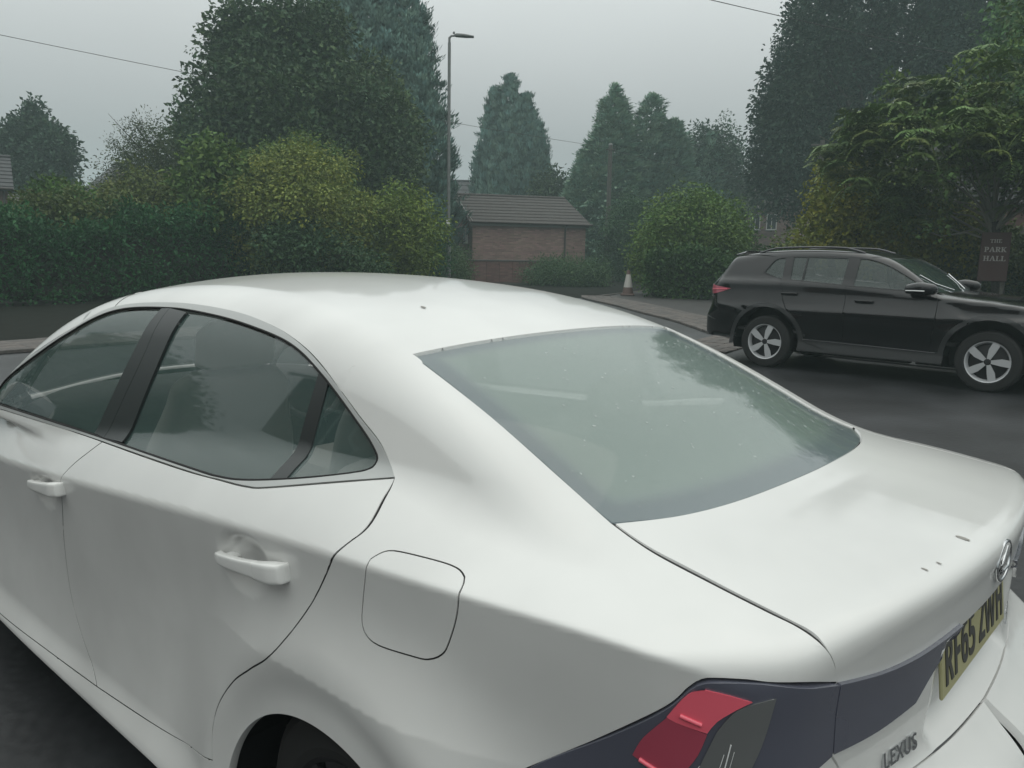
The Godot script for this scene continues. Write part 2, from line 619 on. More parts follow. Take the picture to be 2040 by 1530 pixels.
# One panel of a body: the outline is laid on the skin along dir and filled with a fine net.
# step: size of the net; inset: half a panel gap; raise: how far proud of the skin; skirt: depth of the turned-in edge
func panel(outline: PackedVector3Array, dir: Vector3, step: float, inset := .002, raise := 0.0, skirt := .016, hole := PackedVector3Array()) -> ArrayMesh:
	dir = dir.normalized()
	var e1 := dir.cross(Vector3.UP if absf(dir.y) < .9 else Vector3.RIGHT).normalized()
	var e2 := e1.cross(dir).normalized()
	var poly := PackedVector2Array()
	var mid := 0.0
	for p in outline:
		poly.append(Vector2(p.dot(e1), p.dot(e2)))
		mid += p.dot(dir)
	mid /= outline.size()
	if inset > 0.0:
		poly = biggest(Geometry2D.offset_polygon(poly, -inset))
	if Geometry2D.is_polygon_clockwise(poly):
		poly.reverse()
	var gap := PackedVector2Array()
	for p in hole:
		gap.append(Vector2(p.dot(e1), p.dot(e2)))
	if gap.size() and inset > 0.0:
		gap = biggest(Geometry2D.offset_polygon(gap, inset))
	var lo := poly[0]
	var hi := poly[0]
	for p in poly:
		lo = lo.min(p)
		hi = hi.max(p)
	lo -= Vector2(step, step) * .37
	var nx := int((hi.x - lo.x) / step) + 2
	var ny := int((hi.y - lo.y) / step) + 2
	var state := PackedByteArray()      # 1: crossed by the outline
	state.resize(nx * ny)
	for line in [poly, gap]:
		for i in line.size():
			var a: Vector2 = line[i]
			var b: Vector2 = line[(i + 1) % line.size()]
			var k := maxi(1, int(a.distance_to(b) / (step * .12)))
			for j in k + 1:
				var q := (a.lerp(b, float(j) / k) - lo) / step
				state[clampi(int(q.y), 0, ny - 1) * nx + clampi(int(q.x), 0, nx - 1)] = 1
	pv = PackedVector3Array()
	pn = PackedVector3Array()
	known = {}
	p1 = e1
	p2 = e2
	pd = dir
	praise = raise
	last = mid + .1
	pmid = mid
	var index := PackedInt32Array()
	var whole := []
	var flat := []
	for cy in ny:
		for cx in nx:
			var c := lo + Vector2(cx, cy) * step
			var cell := PackedVector2Array([c, c + Vector2(step, 0), c + Vector2(step, step), c + Vector2(0, step)])
			if state[cy * nx + cx] == 0:
				var m := c + Vector2(step, step) * .5
				if not Geometry2D.is_point_in_polygon(m, poly) or (gap.size() and Geometry2D.is_point_in_polygon(m, gap)):
					continue
				whole.append(cell)
				continue
			for piece in Geometry2D.intersect_polygons(cell, poly):
				if gap.size():
					for bit in Geometry2D.clip_polygons(piece, gap):
						if not Geometry2D.is_polygon_clockwise(bit):
							flat.append(bit)
				else:
					flat.append(piece)
	var done := 0
	for piece in whole + flat:
		done += 1
		var ids := PackedInt32Array()
		for q in piece:
			ids.append(vert(q))
		var tris := PackedInt32Array([0, 1, 2, 0, 2, 3]) if done <= whole.size() else Geometry2D.triangulate_polygon(piece)
		for k in range(0, tris.size(), 3):
			var a := ids[tris[k]]
			var b := ids[tris[k + 1]]
			var c2 := ids[tris[k + 2]]
			if a == b or b == c2 or a == c2:
				continue
			if (pv[b] - pv[a]).cross(pv[c2] - pv[a]).dot(dir) > 0.0:
				index.append_array(PackedInt32Array([a, c2, b]))
			else:
				index.append_array(PackedInt32Array([a, b, c2]))
	if skirt > 0.0:
		for line in [poly, gap]:
			var n: int = line.size()
			if n < 3:
				continue
			var first := pv.size()
			var sign_ := 1.0 if line == poly else -1.0
			for i in n:
				var j: int = vert(line[i])
				var t2: Vector2 = line[(i + 1) % n] - line[(i - 1 + n) % n]
				var out := (e1 * t2.y - e2 * t2.x).normalized() * sign_
				if line == gap and Geometry2D.is_polygon_clockwise(gap):
					out = -out
				pv.append(pv[j])
				pn.append((pn[j] * .35 + out).normalized())
				pv.append(pv[j] - pn[j] * skirt - out * .001)
				pn.append(out)
			for i in n:
				var a := first + 2 * i
				var b := first + 2 * ((i + 1) % n)
				if (pv[b] - pv[a]).cross(pv[a + 1] - pv[a]).dot(pn[a + 1]) > 0.0:
					index.append_array(PackedInt32Array([a, a + 1, b, b, a + 1, b + 1]))
				else:
					index.append_array(PackedInt32Array([a, b, a + 1, b, b + 1, a + 1]))
	return pack(pv, pn, index)

var pv: PackedVector3Array
var pn: PackedVector3Array
var known := {}
var p1: Vector3
var p2: Vector3
var pd: Vector3
var praise := 0.0
var last := 0.0
var pmid := 0.0

func vert(q: Vector2) -> int:
	var key := Vector2i(roundi(q.x * 20000.0), roundi(q.y * 20000.0))
	if known.has(key):
		return known[key]
	var base := p1 * q.x + p2 * q.y
	var t := settle(base, pd, last + .02)
	if absf(skin(base + pd * t)) > .003 or absf(t - pmid) > 1.3:
		# the line passes the body by: take the place nearest to it
		var least := 9.0
		for k in 121:
			var s := pmid + 1.2 - k * .02
			var f := absf(skin(base + pd * s))
			if f < least:
				least = f
				t = s
	last = t
	var p := base + pd * last
	var n := skin_normal(p)
	known[key] = pv.size()
	pv.append(p + n * praise)
	pn.append(n)
	return known[key]

func pack(verts: PackedVector3Array, norms: PackedVector3Array, index: PackedInt32Array) -> ArrayMesh:
	var arrays := []
	arrays.resize(Mesh.ARRAY_MAX)
	arrays[Mesh.ARRAY_VERTEX] = verts
	arrays[Mesh.ARRAY_NORMAL] = norms
	arrays[Mesh.ARRAY_INDEX] = index
	var m := ArrayMesh.new()
	m.add_surface_from_arrays(Mesh.PRIMITIVE_TRIANGLES, arrays)
	return m

# the other side of the car
func mirrored(mesh: ArrayMesh) -> ArrayMesh:
	var s := mesh.surface_get_arrays(0)
	var verts: PackedVector3Array = flipped(s[Mesh.ARRAY_VERTEX])
	var norms: PackedVector3Array = flipped(s[Mesh.ARRAY_NORMAL])
	var index := PackedInt32Array()
	if s[Mesh.ARRAY_INDEX] == null:
		for i in verts.size():
			index.append(i)
	else:
		index = s[Mesh.ARRAY_INDEX]
	for k in range(0, index.size(), 3):
		var t := index[k + 1]
		index[k + 1] = index[k + 2]
		index[k + 2] = t
	return pack(verts, norms, index)

func joined(meshes: Array) -> ArrayMesh:
	var verts := PackedVector3Array()
	var norms := PackedVector3Array()
	var index := PackedInt32Array()
	for m in meshes:
		var s: Array = m.surface_get_arrays(0)
		var at := verts.size()
		verts.append_array(s[Mesh.ARRAY_VERTEX])
		norms.append_array(s[Mesh.ARRAY_NORMAL])
		for i in s[Mesh.ARRAY_INDEX]:
			index.append(i + at)
	return pack(verts, norms, index)

# a bead that follows the skin along a line (trim strips, seals)
func bead(pts: PackedVector3Array, dir: Vector3, radius: float, raise := 0.0) -> ArrayMesh:
	var line := PackedVector3Array()
	for p in pts:
		var q := on_skin(p, dir.normalized())
		line.append(q + skin_normal(q) * raise)
	var st := new_st()
	tube_to(st, line, [radius], 6)
	return st.commit()

# ------------------------------------------------------------------ lofted bars (handles, mirrors, seats)
# sections: [centre, half size along u, half size along v]; the bar runs along its centres, u and v are given
func loft(sections: Array, u: Vector3, v: Vector3, sides := 16, power := 2.6) -> ArrayMesh:
	var verts := PackedVector3Array()
	var index := PackedInt32Array()
	var n := sections.size()
	for s in sections:
		for k in sides:
			var a := TAU * k / sides
			var cu := signf(cos(a)) * pow(absf(cos(a)), 2.0 / power)
			var cv := signf(sin(a)) * pow(absf(sin(a)), 2.0 / power)
			verts.append(s[0] + u * cu * s[1] + v * cv * s[2])
	for i in n - 1:
		for k in sides:
			var k2 := (k + 1) % sides
			index.append_array(PackedInt32Array([i * sides + k, i * sides + k2, (i + 1) * sides + k2, i * sides + k, (i + 1) * sides + k2, (i + 1) * sides + k]))
	for e in [0, n - 1]:
		verts.append(sections[e][0])
		for k in sides:
			index.append_array(PackedInt32Array([verts.size() - 1, e * sides + k, e * sides + (k + 1) % sides]))
	# face outwards, smooth normals
	var norms := PackedVector3Array()
	norms.resize(verts.size())
	var mid: Vector3 = (sections[0][0] + sections[n - 1][0]) * .5
	for k in range(0, index.size(), 3):
		var a := verts[index[k]]
		var b := verts[index[k + 1]]
		var c := verts[index[k + 2]]
		var ring_at := mini(index[k], index[k + 1]) / sides
		var from: Vector3 = sections[clampi(ring_at, 0, n - 1)][0].lerp(mid, .15)
		var nn := (c - a).cross(b - a)
		if nn.dot((a + b + c) / 3.0 - from) < 0.0:
			nn = -nn
			var t := index[k + 1]
			index[k + 1] = index[k + 2]
			index[k + 2] = t
		for j in 3:
			norms[index[k + j]] += nn
	for k in norms.size():
		norms[k] = norms[k].normalized()
	return pack(verts, norms, index)

func swept(pts: Array, sections: Array) -> Array:
	# sections refined by a smooth curve: pts = centres, sections = [half u, half v]
	var out := []
	var n := pts.size()
	for i in n - 1:
		for j in 6:
			var t := j / 6.0
			var a: Vector3 = pts[maxi(i - 1, 0)]
			var d: Vector3 = pts[mini(i + 2, n - 1)]
			var s := smoothstep(0.0, 1.0, t)
			out.append([pts[i].cubic_interpolate(pts[i + 1], a, d, t), lerpf(sections[i][0], sections[i + 1][0], s), lerpf(sections[i][1], sections[i + 1][1], s)])
	out.append([pts[n - 1], sections[n - 1][0], sections[n - 1][1]])
	return out

func V(x: float, y: float, z: float) -> Vector3:
	return Vector3(x, y, z)

func both(called: String, mesh: ArrayMesh, m: Material, parents: Array) -> Array:
	return [obj(called, mesh, m, parents[0]), obj(called, mirrored(mesh), m, parents[1])]

func road_wheel(parent: Node3D, at: Vector3, side: float, r: float, rim_r: float, wide: float, blades: int, blade_mat: Material) -> void:
	# wheel > tyre, rim, spokes, hub cap; side +1: outer face towards +z
	var w := Node3D.new()
	w.name = "wheel"
	parent.add_child(w, true)
	w.position = at
	w.basis = Basis(Vector3.RIGHT, PI / 2.0 * side)
	var h := wide * .5
	var prof := []
	for q in [[rim_r, -h], [rim_r + .02, -h - .004], [r - .03, -h + .004], [r - .008, -h + .02], [r, -h + .05], [r + .001, 0.0], [r, h - .05], [r - .008, h - .02], [r - .03, h - .004], [rim_r + .02, h + .004], [rim_r, h]]:
		prof.append(Vector2(q[0], q[1]))
	obj("tyre", lathe(prof, 48), M.rubber, w)
	obj("rim", lathe([Vector2(rim_r + .004, -h), Vector2(rim_r - .02, -h * .4), Vector2(rim_r - .03, h - .05), Vector2(rim_r - .012, h - .006), Vector2(rim_r + .002, h), Vector2(rim_r + .006, h - .004)], 48), M.silver_alloy if blades == 5 else M.dark_alloy, w)
	obj("rim_face", lathe([Vector2(.001, h - .035), Vector2(.06, h - .03), Vector2(rim_r - .03, h - .06)], 40), M.dark_alloy, w)
	for k in blades:
		var a := TAU * k / blades + .1
		# a broad blade, leaning a little to one side
		var poly := PackedVector2Array([Vector2(.032, -.020), Vector2(rim_r * .52, -.048), Vector2(rim_r - .012, -.070), Vector2(rim_r - .008, .012), Vector2(rim_r * .6, .030), Vector2(.036, .018)])
		var b := Basis(Vector3.UP, a) * Basis(Vector3.RIGHT, -PI / 2.0)
		obj("spoke", prism(poly, .016, b, Vector3(0, h - .022, 0)), blade_mat, w)
	obj("hub_cap", lathe([Vector2(.038, h - .03), Vector2(.037, h - .006), Vector2(.028, h - .002), Vector2(.001, h - .001)], 24), M.dark_alloy, w)

# ------------------------------------------------------------------ the white saloon
func build_saloon() -> void:
	kind = 0
	var car := thing("saloon_car", "large white four-door saloon filling the foreground, seen over its rear left corner", "car")
	var Z := V(0, 0, 1)
	# lines of the near side, shared by the panels that meet there
	var waist := [V(1.28, .915, .84), V(1.621, .934, .827), V(2.448, .955, .79), V(2.995, .977, .786), V(3.148, .987, .783), V(3.262, .995, .779), V(3.348, 1.009, .766), V(3.641, 1.074, .679)]
	var waist_front := [V(1.28, .915, .84), V(1.621, .934, .827), V(2.05, .945, .81), V(2.448, .955, .79)]
	var waist_rear := [V(2.448, .955, .79), V(2.75, .966, .788), V(2.995, .977, .786), V(3.148, .987, .783), V(3.262, .995, .779), V(3.348, 1.009, .766), V(3.641, 1.074, .679)]
	var roofline := [V(3.641, 1.074, .679), V(3.568, 1.124, .653), V(3.483, 1.166, .641), V(3.349, 1.234, .621), V(3.215, 1.286, .599), V(3.057, 1.321, .581), V(2.827, 1.346, .57), V(2.492, 1.35, .578), V(2.157, 1.319, .619), V(1.963, 1.236, .678), V(1.70, 1.115, .74), V(1.45, .99, .80), V(1.28, .915, .84)]
	var gap_front := [V(2.448, .955, .79), V(2.414, .922, .811), V(2.362, .866, .849), V(2.312, .75, .87), V(2.27, .607, .854), V(2.289, .461, .852), V(2.382, .349, .858), V(2.522, .256, .875)]
	var gap_rear := [V(3.641, 1.074, .679), V(3.658, 1.046, .708), V(3.681, 1.004, .766), V(3.655, .963, .812), V(3.572, .828, .838), V(3.484, .716, .866), V(3.392, .647, .869), V(3.314, .586, .867), V(3.244, .503, .867), V(3.217, .43, .871), V(3.22, .358, .878)]
	var sill_front := [V(2.522, .256, .875), V(2.181, .241, .891), V(1.723, .222, .905), V(1.24, .212, .90)]
	var sill_rear := [V(3.22, .358, .878), V(3.08, .318, .865), V(2.9, .284, .855), V(2.522, .256, .875)]
	var wing_edge := [V(1.24, .212, .90), V(1.20, .5, .86), V(1.22, .8, .87), V(1.28, .915, .84)]
	var glass_side := [V(3.496, 1.29, .513), V(3.743, 1.2, .528), V(3.936, 1.113, .536), V(4.075, 1.0575, .553)]
	var glass_top := [V(3.496, 1.29, .513), V(3.524, 1.313, .227), V(3.533, 1.318, 0), V(3.524, 1.313, -.227), V(3.496, 1.29, -.513)]
	var glass_low := [V(4.075, 1.0575, .553), V(4.14, 1.062, .44), V(4.175, 1.065, .30), V(4.192, 1.068, .10), V(4.192, 1.068, -.10), V(4.175, 1.065, -.30), V(4.14, 1.062, -.44), V(4.075, 1.0575, -.553)]
	var lid_gap := [V(4.075, 1.0575, .553), V(4.173, 1.036, .571), V(4.294, 1.022, .587), V(4.379, 1.011, .593), V(4.427, 1.005, .596), V(4.468, .992, .601), V(4.48, .963, .588), V(4.48, .935, .575)]
	var lamp_top := [V(4.48, .935, .575), V(4.438, .959, .677), V(4.408, .963, .706), V(4.376, .962, .73), V(4.361, .958, .739), V(4.347, .945, .747), V(4.317, .907, .756), V(4.224, .826, .768), V(4.105, .732, .796), V(4.02, .66, .81)]
	var lamp_low := [V(4.02, .66, .81), V(4.2, .69, .80), V(4.34, .73, .73), V(4.43, .78, .66), V(4.473, .817, .563)]
	var lamp_end := [V(4.473, .817, .563), V(4.476, .88, .568), V(4.48, .935, .575)]
	var bumper_seam := [V(3.986, .42, .87), V(3.99, .50, .86), V(4.02, .66, .81)]
	var lid_low := [V(4.473, .817, .563), V(4.475, .79, .54), V(4.488, .74, .50), V(4.512, .705, .42)]
	var lid_bottom := [V(4.512, .705, .42), V(4.535, .695, .2), V(4.545, .692, 0)]
	var arch := []
	for k in 13:
		var a := deg_to_rad(lerpf(24.5, 171.0, k / 12.0))
		arch.append(V(3.645 + .375 * cos(a), .28 + .338 * sin(a), .87))
	var fuel := [V(3.739, .968, .806), V(3.752, .98, .793), V(3.775, .987, .782), V(3.84, .9905, .771), V(3.903, .992, .764), V(3.935, .989, .768), V(3.953, .98, .781), V(3.961, .944, .808), V(3.94, .883, .807), V(3.926, .858, .81), V(3.897, .840, .815), V(3.86, .834, .82), V(3.781, .828, .829), V(3.747, .836, .83), V(3.731, .858, .827), V(3.732, .904, .823), V(3.739, .968, .806)]
	# doors
	var near := Node3D.new()
	var front_door := ring([waist_front, gap_front, sill_front, wing_edge])
	var rear_door := ring([waist_rear, gap_rear, sill_rear, rev(gap_front)])
	var fd := both("front_door", panel(front_door, V(0, .12, 1), .012, .002, 0.0, .03), M.white_paint, [car, car])
	var rd := both("rear_door", panel(rear_door, V(0, .2, 1), .0083, .002, 0.0, .03), M.white_paint, [car, car])
	near.free()
	for e in [[fd, BOWLS[0]], [rd, BOWLS[1]]]:
		var c: Vector2 = e[1]
		var s0 := on_skin(V(c.x - .108, c.y - .018, .87), Z)
		var s1 := on_skin(V(c.x + .168, c.y + .020, .87), Z)
		var run := (s1 - s0)
		var pts := [s0 - Z * .004, s0 + run * .12 + Z * .012, s0 + run * .42 + Z * .022, s0 + run * .73 + Z * .023]
		both("door_handle", loft(swept(pts, [[.005, .006], [.0125, .010], [.0145, .009], [.0175, .010]]), V(-.12, .99, 0), Z, 28, 4.5), M.white_plain, e[0])
		pts = [s0 + run * .738 + Z * .023, s0 + run * .75 + Z * .024, s0 + run * .92 + Z * .019, s0 + run * 1.01 + Z * .010, s0 + run * 1.03]
		both("handle_cap", loft(swept(pts, [[.0172, .0095], [.0185, .012], [.0215, .017], [.0205, .017], [.015, .010]]), V(-.12, .99, 0), Z, 28, 4.5), M.white_plain, e[0])
		both("handle_stem", box(V(.03, .016, .05), s0 + run * .2 + Z * .0, .004), M.white_plain, e[0])
	# body behind the doors, up to the roof
	var quarter := ring([arch, [V(3.272, .331, .87), V(3.235, .33, .875), V(3.22, .358, .878)], rev(gap_rear), [V(3.641, 1.074, .679), V(3.568, 1.124, .653), V(3.483, 1.166, .641), V(3.349, 1.234, .621)], [V(3.349, 1.234, .621), V(3.42, 1.262, .565), V(3.496, 1.29, .513)], glass_side, lid_gap, lamp_top, rev(bumper_seam)])
	var qd := V(.36, .5, .78)
	var fuel_ring := ring([fuel])
	var qp := both("rear_quarter", panel(quarter, qd, .0065, .0012, 0.0, .022, fuel_ring), M.white_paint, [car, car])
	obj("fuel_flap", panel(fuel_ring, qd, .0065, .0018, .0005, .014), M.white_paint, qp[0])
	obj("fuel_flap", mirrored(panel(fuel_ring, qd, .04, -.004, 0.0, 0.0)), M.white_paint, qp[1])
	for e in [[gap_front, V(0, .15, 1)], [gap_rear, V(.1, .2, 1)], [sill_rear, V(0, .1, 1)], [sill_front, V(0, .1, 1)], [lid_gap, V(.3, .8, .4)], [fuel, qd]]:  # dark beads sunk in the panel gaps stand in for their shade
		both("gap_shade", bead(curve(e[0], .02), e[1], .0028, -.0028 if e[0] == gap_front or e[0] == gap_rear else -.0042), M.rubber, [car, car])
	# roof and pillars
	var header := [V(2.157, 1.319, .619), V(2.115, 1.37, .53), V(2.06, 1.38, .36), V(2.03, 1.39, .18), V(2.02, 1.395, 0), V(2.03, 1.39, -.18), V(2.06, 1.38, -.36), V(2.115, 1.37, -.53), V(2.157, 1.319, -.619)]
	var rail := [V(3.40, 1.207, .63), V(3.349, 1.234, .621), V(3.215, 1.286, .599), V(3.057, 1.321, .581), V(2.827, 1.346, .57), V(2.492, 1.35, .578), V(2.157, 1.319, .619)]
	var rail_far := []
	for p in rev(rail):
		rail_far.append(V(p.x, p.y, -p.z))
	var roof_ring := ring([rail, header, rail_far, [V(3.40, 1.207, -.63), V(3.47, 1.24, -.58), V(3.54, 1.27, -.52), V(3.496, 1.29, -.508)], rev(glass_top), [V(3.496, 1.29, .508), V(3.54, 1.27, .52), V(3.47, 1.24, .58), V(3.40, 1.207, .63)]])
	obj("roof", panel(roof_ring, V(.03, 1, 0), .016, 0.0, -.0012, .012), M.white_paint, car)
	obj("headlining", panel(roof_ring, V(.03, 1, 0), .05, .01, -.035, 0.0), M.headlining, car)
	var inner := [V(1.33, .985, .75), V(1.5, 1.075, .69), V(1.75, 1.235, .615), V(2.0, 1.345, .55), V(2.115, 1.37, .53)]
	var pillar := ring([[V(2.157, 1.319, .619), V(1.963, 1.236, .678), V(1.70, 1.115, .74), V(1.45, .99, .80), V(1.28, .915, .84)], [V(1.28, .915, .84), V(1.33, .985, .75)], inner, [V(2.115, 1.37, .53), V(2.157, 1.319, .619)]])
	both("windscreen_pillar", panel(pillar, V(-.35, .45, .82), .02, 0.0, 0.0, .02), M.white_paint, [car, car])
	var inner_far := []
	for p in inner:
		inner_far.append(V(p.x, p.y, -p.z))
	var ws := ring([[V(2.115, 1.37, .53), V(2.06, 1.38, .36), V(2.03, 1.39, .18), V(2.02, 1.395, 0), V(2.03, 1.39, -.18), V(2.06, 1.38, -.36), V(2.115, 1.37, -.53)], rev(inner_far), [V(1.33, .985, -.75), V(1.26, .98, -.5), V(1.22, .98, 0), V(1.26, .98, .5), V(1.33, .985, .75)], inner])
	obj("windscreen", panel(ws, V(-.5, .86, 0), .05, .001, -.004, 0.0), M.side_glass, car)
	# side windows: bright trim round the opening, glass, black pillar covers
	var opening := [V(1.36, .938, .835), V(1.607, .947, .822), V(2.435, .963, .785), V(2.983, .983, .78), V(3.139, .991, .778), V(3.246, 1.004, .769), V(3.391, 1.032, .741), V(3.501, 1.057, .709), V(3.561, 1.076, .686), V(3.572, 1.093, .671), V(3.557, 1.111, .661), V(3.491, 1.15, .648), V(3.317, 1.236, .623), V(3.165, 1.287, .602), V(2.975, 1.314, .592), V(2.748, 1.331, .589), V(2.48, 1.334, .595), V(2.18, 1.305, .62), V(1.94, 1.212, .68), V(1.70, 1.095, .745), V(1.48, .988, .80), V(1.36, .938, .835)]
	var trim := both("window_trim", panel(ring([waist, roofline]), V(0, .25, 1), .02, .0012, .001, .012, ring([opening])), M.satin_trim, [car, car])
	var seal := curve(opening)
	both("window_seal", bead(seal, V(0, .25, 1), .0035, -.001), M.rubber, trim)
	var fw := [V(1.385, .945, .83), V(1.607, .953, .82), V(2.368, .966, .788), V(2.38, 1.013, .759), V(2.462, 1.327, .60), V(2.18, 1.298, .62), V(1.945, 1.206, .68), V(1.70, 1.088, .745), V(1.49, .984, .80), V(1.385, .945, .83)]
	var glass_f := ring([[V(1.385, .945, .83), V(1.607, .953, .82), V(2.367, .966, .788)], [V(2.367, .966, .788), V(2.462, 1.327, .60)], [V(2.462, 1.327, .60), V(2.18, 1.298, .62), V(1.945, 1.206, .68), V(1.70, 1.088, .745), V(1.49, .984, .80), V(1.385, .945, .83)]])
	both("front_side_window", panel(glass_f, V(0, .25, 1), .03, -.004, -.006, 0.0), M.side_glass, fd)
	var glass_r := ring([[V(2.565, .972, .785), V(2.983, .987, .78), V(3.139, .995, .777), V(3.246, 1.008, .768), V(3.318, 1.023, .75)], [V(3.318, 1.023, .75), V(3.303, 1.236, .625)], [V(3.303, 1.236, .625), V(3.165, 1.282, .604), V(2.975, 1.309, .594), V(2.748, 1.326, .59), V(2.613, 1.327, .594)], [V(2.613, 1.327, .594), V(2.565, .972, .785)]])
	both("rear_side_window", panel(glass_r, V(0, .25, 1), .03, -.004, -.006, 0.0), M.side_glass, rd)
	var glass_q := ring([[V(3.366, 1.03, .745), V(3.391, 1.036, .741), V(3.501, 1.061, .709), V(3.557, 1.08, .686), V(3.566, 1.093, .671), V(3.552, 1.109, .661), V(3.486, 1.147, .648), V(3.348, 1.217, .625)], [V(3.348, 1.217, .625), V(3.366, 1.03, .745)]])
	both("rear_quarter_window", panel(glass_q, V(0, .25, 1), .03, -.004, -.005, 0.0), M.side_glass, rd)
	both("window_divider", panel(ring([[V(3.318, 1.02, .75), V(3.366, 1.028, .745)], [V(3.366, 1.028, .745), V(3.346, 1.22, .625)], [V(3.346, 1.22, .625), V(3.303, 1.238, .625)], [V(3.303, 1.238, .625), V(3.318, 1.02, .75)]]), V(0, .25, 1), .02, 0.0, -.002, .012), M.pillar_black, rd)
	# black covers of the middle pillar, one on each door
	var cut := [V(2.440, .964, .785), V(2.470, 1.08, .73), V(2.497, 1.2, .67), V(2.507, 1.333, .59)]
	both("pillar_cover", panel(ring([[V(2.367, .966, .788), V(2.440, .964, .785)], cut, [V(2.507, 1.333, .59), V(2.462, 1.331, .60)], [V(2.462, 1.331, .60), V(2.367, .966, .788)]]), V(0, .25, 1), .02, .001, .0015, .012), M.pillar_black, fd)
	both("pillar_cover", panel(ring([[V(2.440, .964, .785), V(2.565, .972, .785)], [V(2.565, .972, .785), V(2.613, 1.329, .594)], [V(2.613, 1.329, .594), V(2.507, 1.333, .59)], rev(cut)]), V(0, .25, 1), .02, .001, .0015, .012), M.pillar_black, rd)
	# rear window
	var far_side := []
	for p in rev(glass_side):
		far_side.append(V(p.x, p.y, -p.z))
	var back_ring := ring([glass_side, glass_low, far_side, rev(glass_top)])
	var bw := obj("rear_window", panel(back_ring, V(.36, .93, 0), .025, .003, -.003, .005), M.rear_glass, car)
	# inside of the pane: dark printed border that fades into the misted middle
	var under := panel(back_ring, V(.36, .93, 0), .014, .004, -.008, 0.0).surface_get_arrays(0)
	var tints := PackedColorArray()
	for p in under[Mesh.ARRAY_VERTEX]:
		var z2: float = p.z * p.z
		var d1: float = remap(p.x, 3.496, 4.075, .513, .550) - absf(p.z)
		var d2: float = 4.192 - .19 * z2 - .62 * z2 * z2 - p.x
		var d3: float = p.x - 3.533 + .14 * z2
		var m := minf(ss(d1, .035, .085), minf(ss(d2, .05, .105), ss(d3, .012, .05)))
		tints.append(Color(.070, .100, .115, .97).lerp(Color(.215, .295, .26, .66), m))
	under[Mesh.ARRAY_COLOR] = tints
	var um := ArrayMesh.new()
	um.add_surface_from_arrays(Mesh.PRIMITIVE_TRIANGLES, under)
	obj("misted_inside", um, M.mist, bw)
	droplets(bw, glass_side)
	# boot lid, with everything fixed to it
	var lid_gap_far := []
	for p in rev(lid_gap):
		lid_gap_far.append(V(p.x, p.y, -p.z))
	var edge_a := [V(4.48, .935, .575), V(4.476, .88, .568), V(4.473, .817, .563)]
	var lid_half := [edge_a, lid_low, lid_bottom]
	var far_half := []
	for c in [lid_bottom, lid_low, edge_a]:
		var o := []
		for p in rev(c):
			o.append(V(p.x, p.y, -p.z))
		far_half.append(o)
	var lid := obj("boot_lid", panel(ring([lid_gap] + lid_half + far_half + [lid_gap_far, rev(glass_low)]), V(.9, .43, 0), .014, .0016, 0.0, .016), M.white_paint, car)
	var over := [V(4.481, .937, .577), V(4.501, .919, .465), V(4.518, .912, .37), V(4.528, .912, .28), V(4.536, .914, .195)]
	var lid_lamp := ring([over, [V(4.536, .914, .195), V(4.536, .902, .205), V(4.52, .862, .285), V(4.512, .822, .345)], [V(4.512, .822, .345), V(4.50, .816, .46), V(4.473, .819, .566)], [V(4.473, .819, .566), V(4.476, .88, .573), V(4.481, .937, .577)]])
	both("lid_lamp", panel(lid_lamp, V(.93, .1, .35), .014, .0022, .007, .02), M.lamp_smoke, [lid, lid])
	# tail lamps of the wings
	var lamp_ring := ring([lamp_top, lamp_low, lamp_end])
	var ld := V(.62, .15, .77)
	var tl := both("tail_lamp", panel(lamp_ring, ld, .013, .002, .006, .022), M.lamp_smoke, [car, car])
	both("red_lens", panel(ring([[V(4.365, .950, .737), V(4.39, .946, .722), V(4.415, .938, .704)], [V(4.415, .938, .704), V(4.4, .926, .715), V(4.379, .905, .726), V(4.368, .885, .73)], [V(4.368, .885, .73), V(4.33, .893, .747), V(4.318, .898, .75)], [V(4.318, .898, .75), V(4.338, .93, .747), V(4.352, .945, .743), V(4.365, .950, .737)]]), ld, .012, 0.0, .0085, .004), M.lamp_red, tl)
	both("red_lens", panel(ring([[V(4.318, .896, .75), V(4.368, .883, .73)], [V(4.368, .883, .73), V(4.36, .85, .735), V(4.345, .82, .742), V(4.325, .80, .746)], [V(4.325, .80, .746), V(4.275, .822, .76)], [V(4.275, .822, .76), V(4.29, .856, .758), V(4.318, .896, .75)]]), ld, .012, 0.0, .0080, .004), M.lamp_red_dark, tl)
	both("clear_lens", panel(ring([[V(4.437, .943, .683), V(4.402, .926, .714), V(4.381, .89, .727)], [V(4.381, .89, .727), V(4.368, .85, .732), V(4.352, .80, .736)], [V(4.352, .80, .736), V(4.40, .79, .703)], [V(4.40, .79, .703), V(4.425, .87, .69), V(4.437, .943, .683)]]), ld, .012, 0.0, .0085, .004), M.lamp_clear, tl)
	for k in 2:
		both("lens_rib", bead(curve([[V(4.335, .905, .745), V(4.362, .897, .735)], [V(4.285, .82, .757), V(4.335, .803, .745)]][k]), ld, .0035, .009), M.lamp_red, tl)
	for k in 6:
		var t := k / 6.0 + .07 * sin(k * 2.3)
		both("lens_rib", bead(curve([V(lerpf(4.362, 4.405, t), lerpf(.835, .86, t) + .02 * sin(k * 5.1), lerpf(.733, .70, t)), V(lerpf(4.352, 4.396, t), lerpf(.81, .80, t), lerpf(.737, .705, t))]), ld, [.0005, .0009, .0004][k % 3], .0092), M.lamp_white, tl)
	# number plate
	var plate := Node3D.new()
	plate.name = "number_plate"
	lid.add_child(plate)
	plate.position = V(4.519, .828, -.005)
	plate.basis = Basis(Vector3.UP, PI / 2.0) * Basis(Vector3.RIGHT, -.12)
	obj("plate", box(V(.44, .111, .006), V(0, 0, .003), .002), M.plate_yellow, plate)
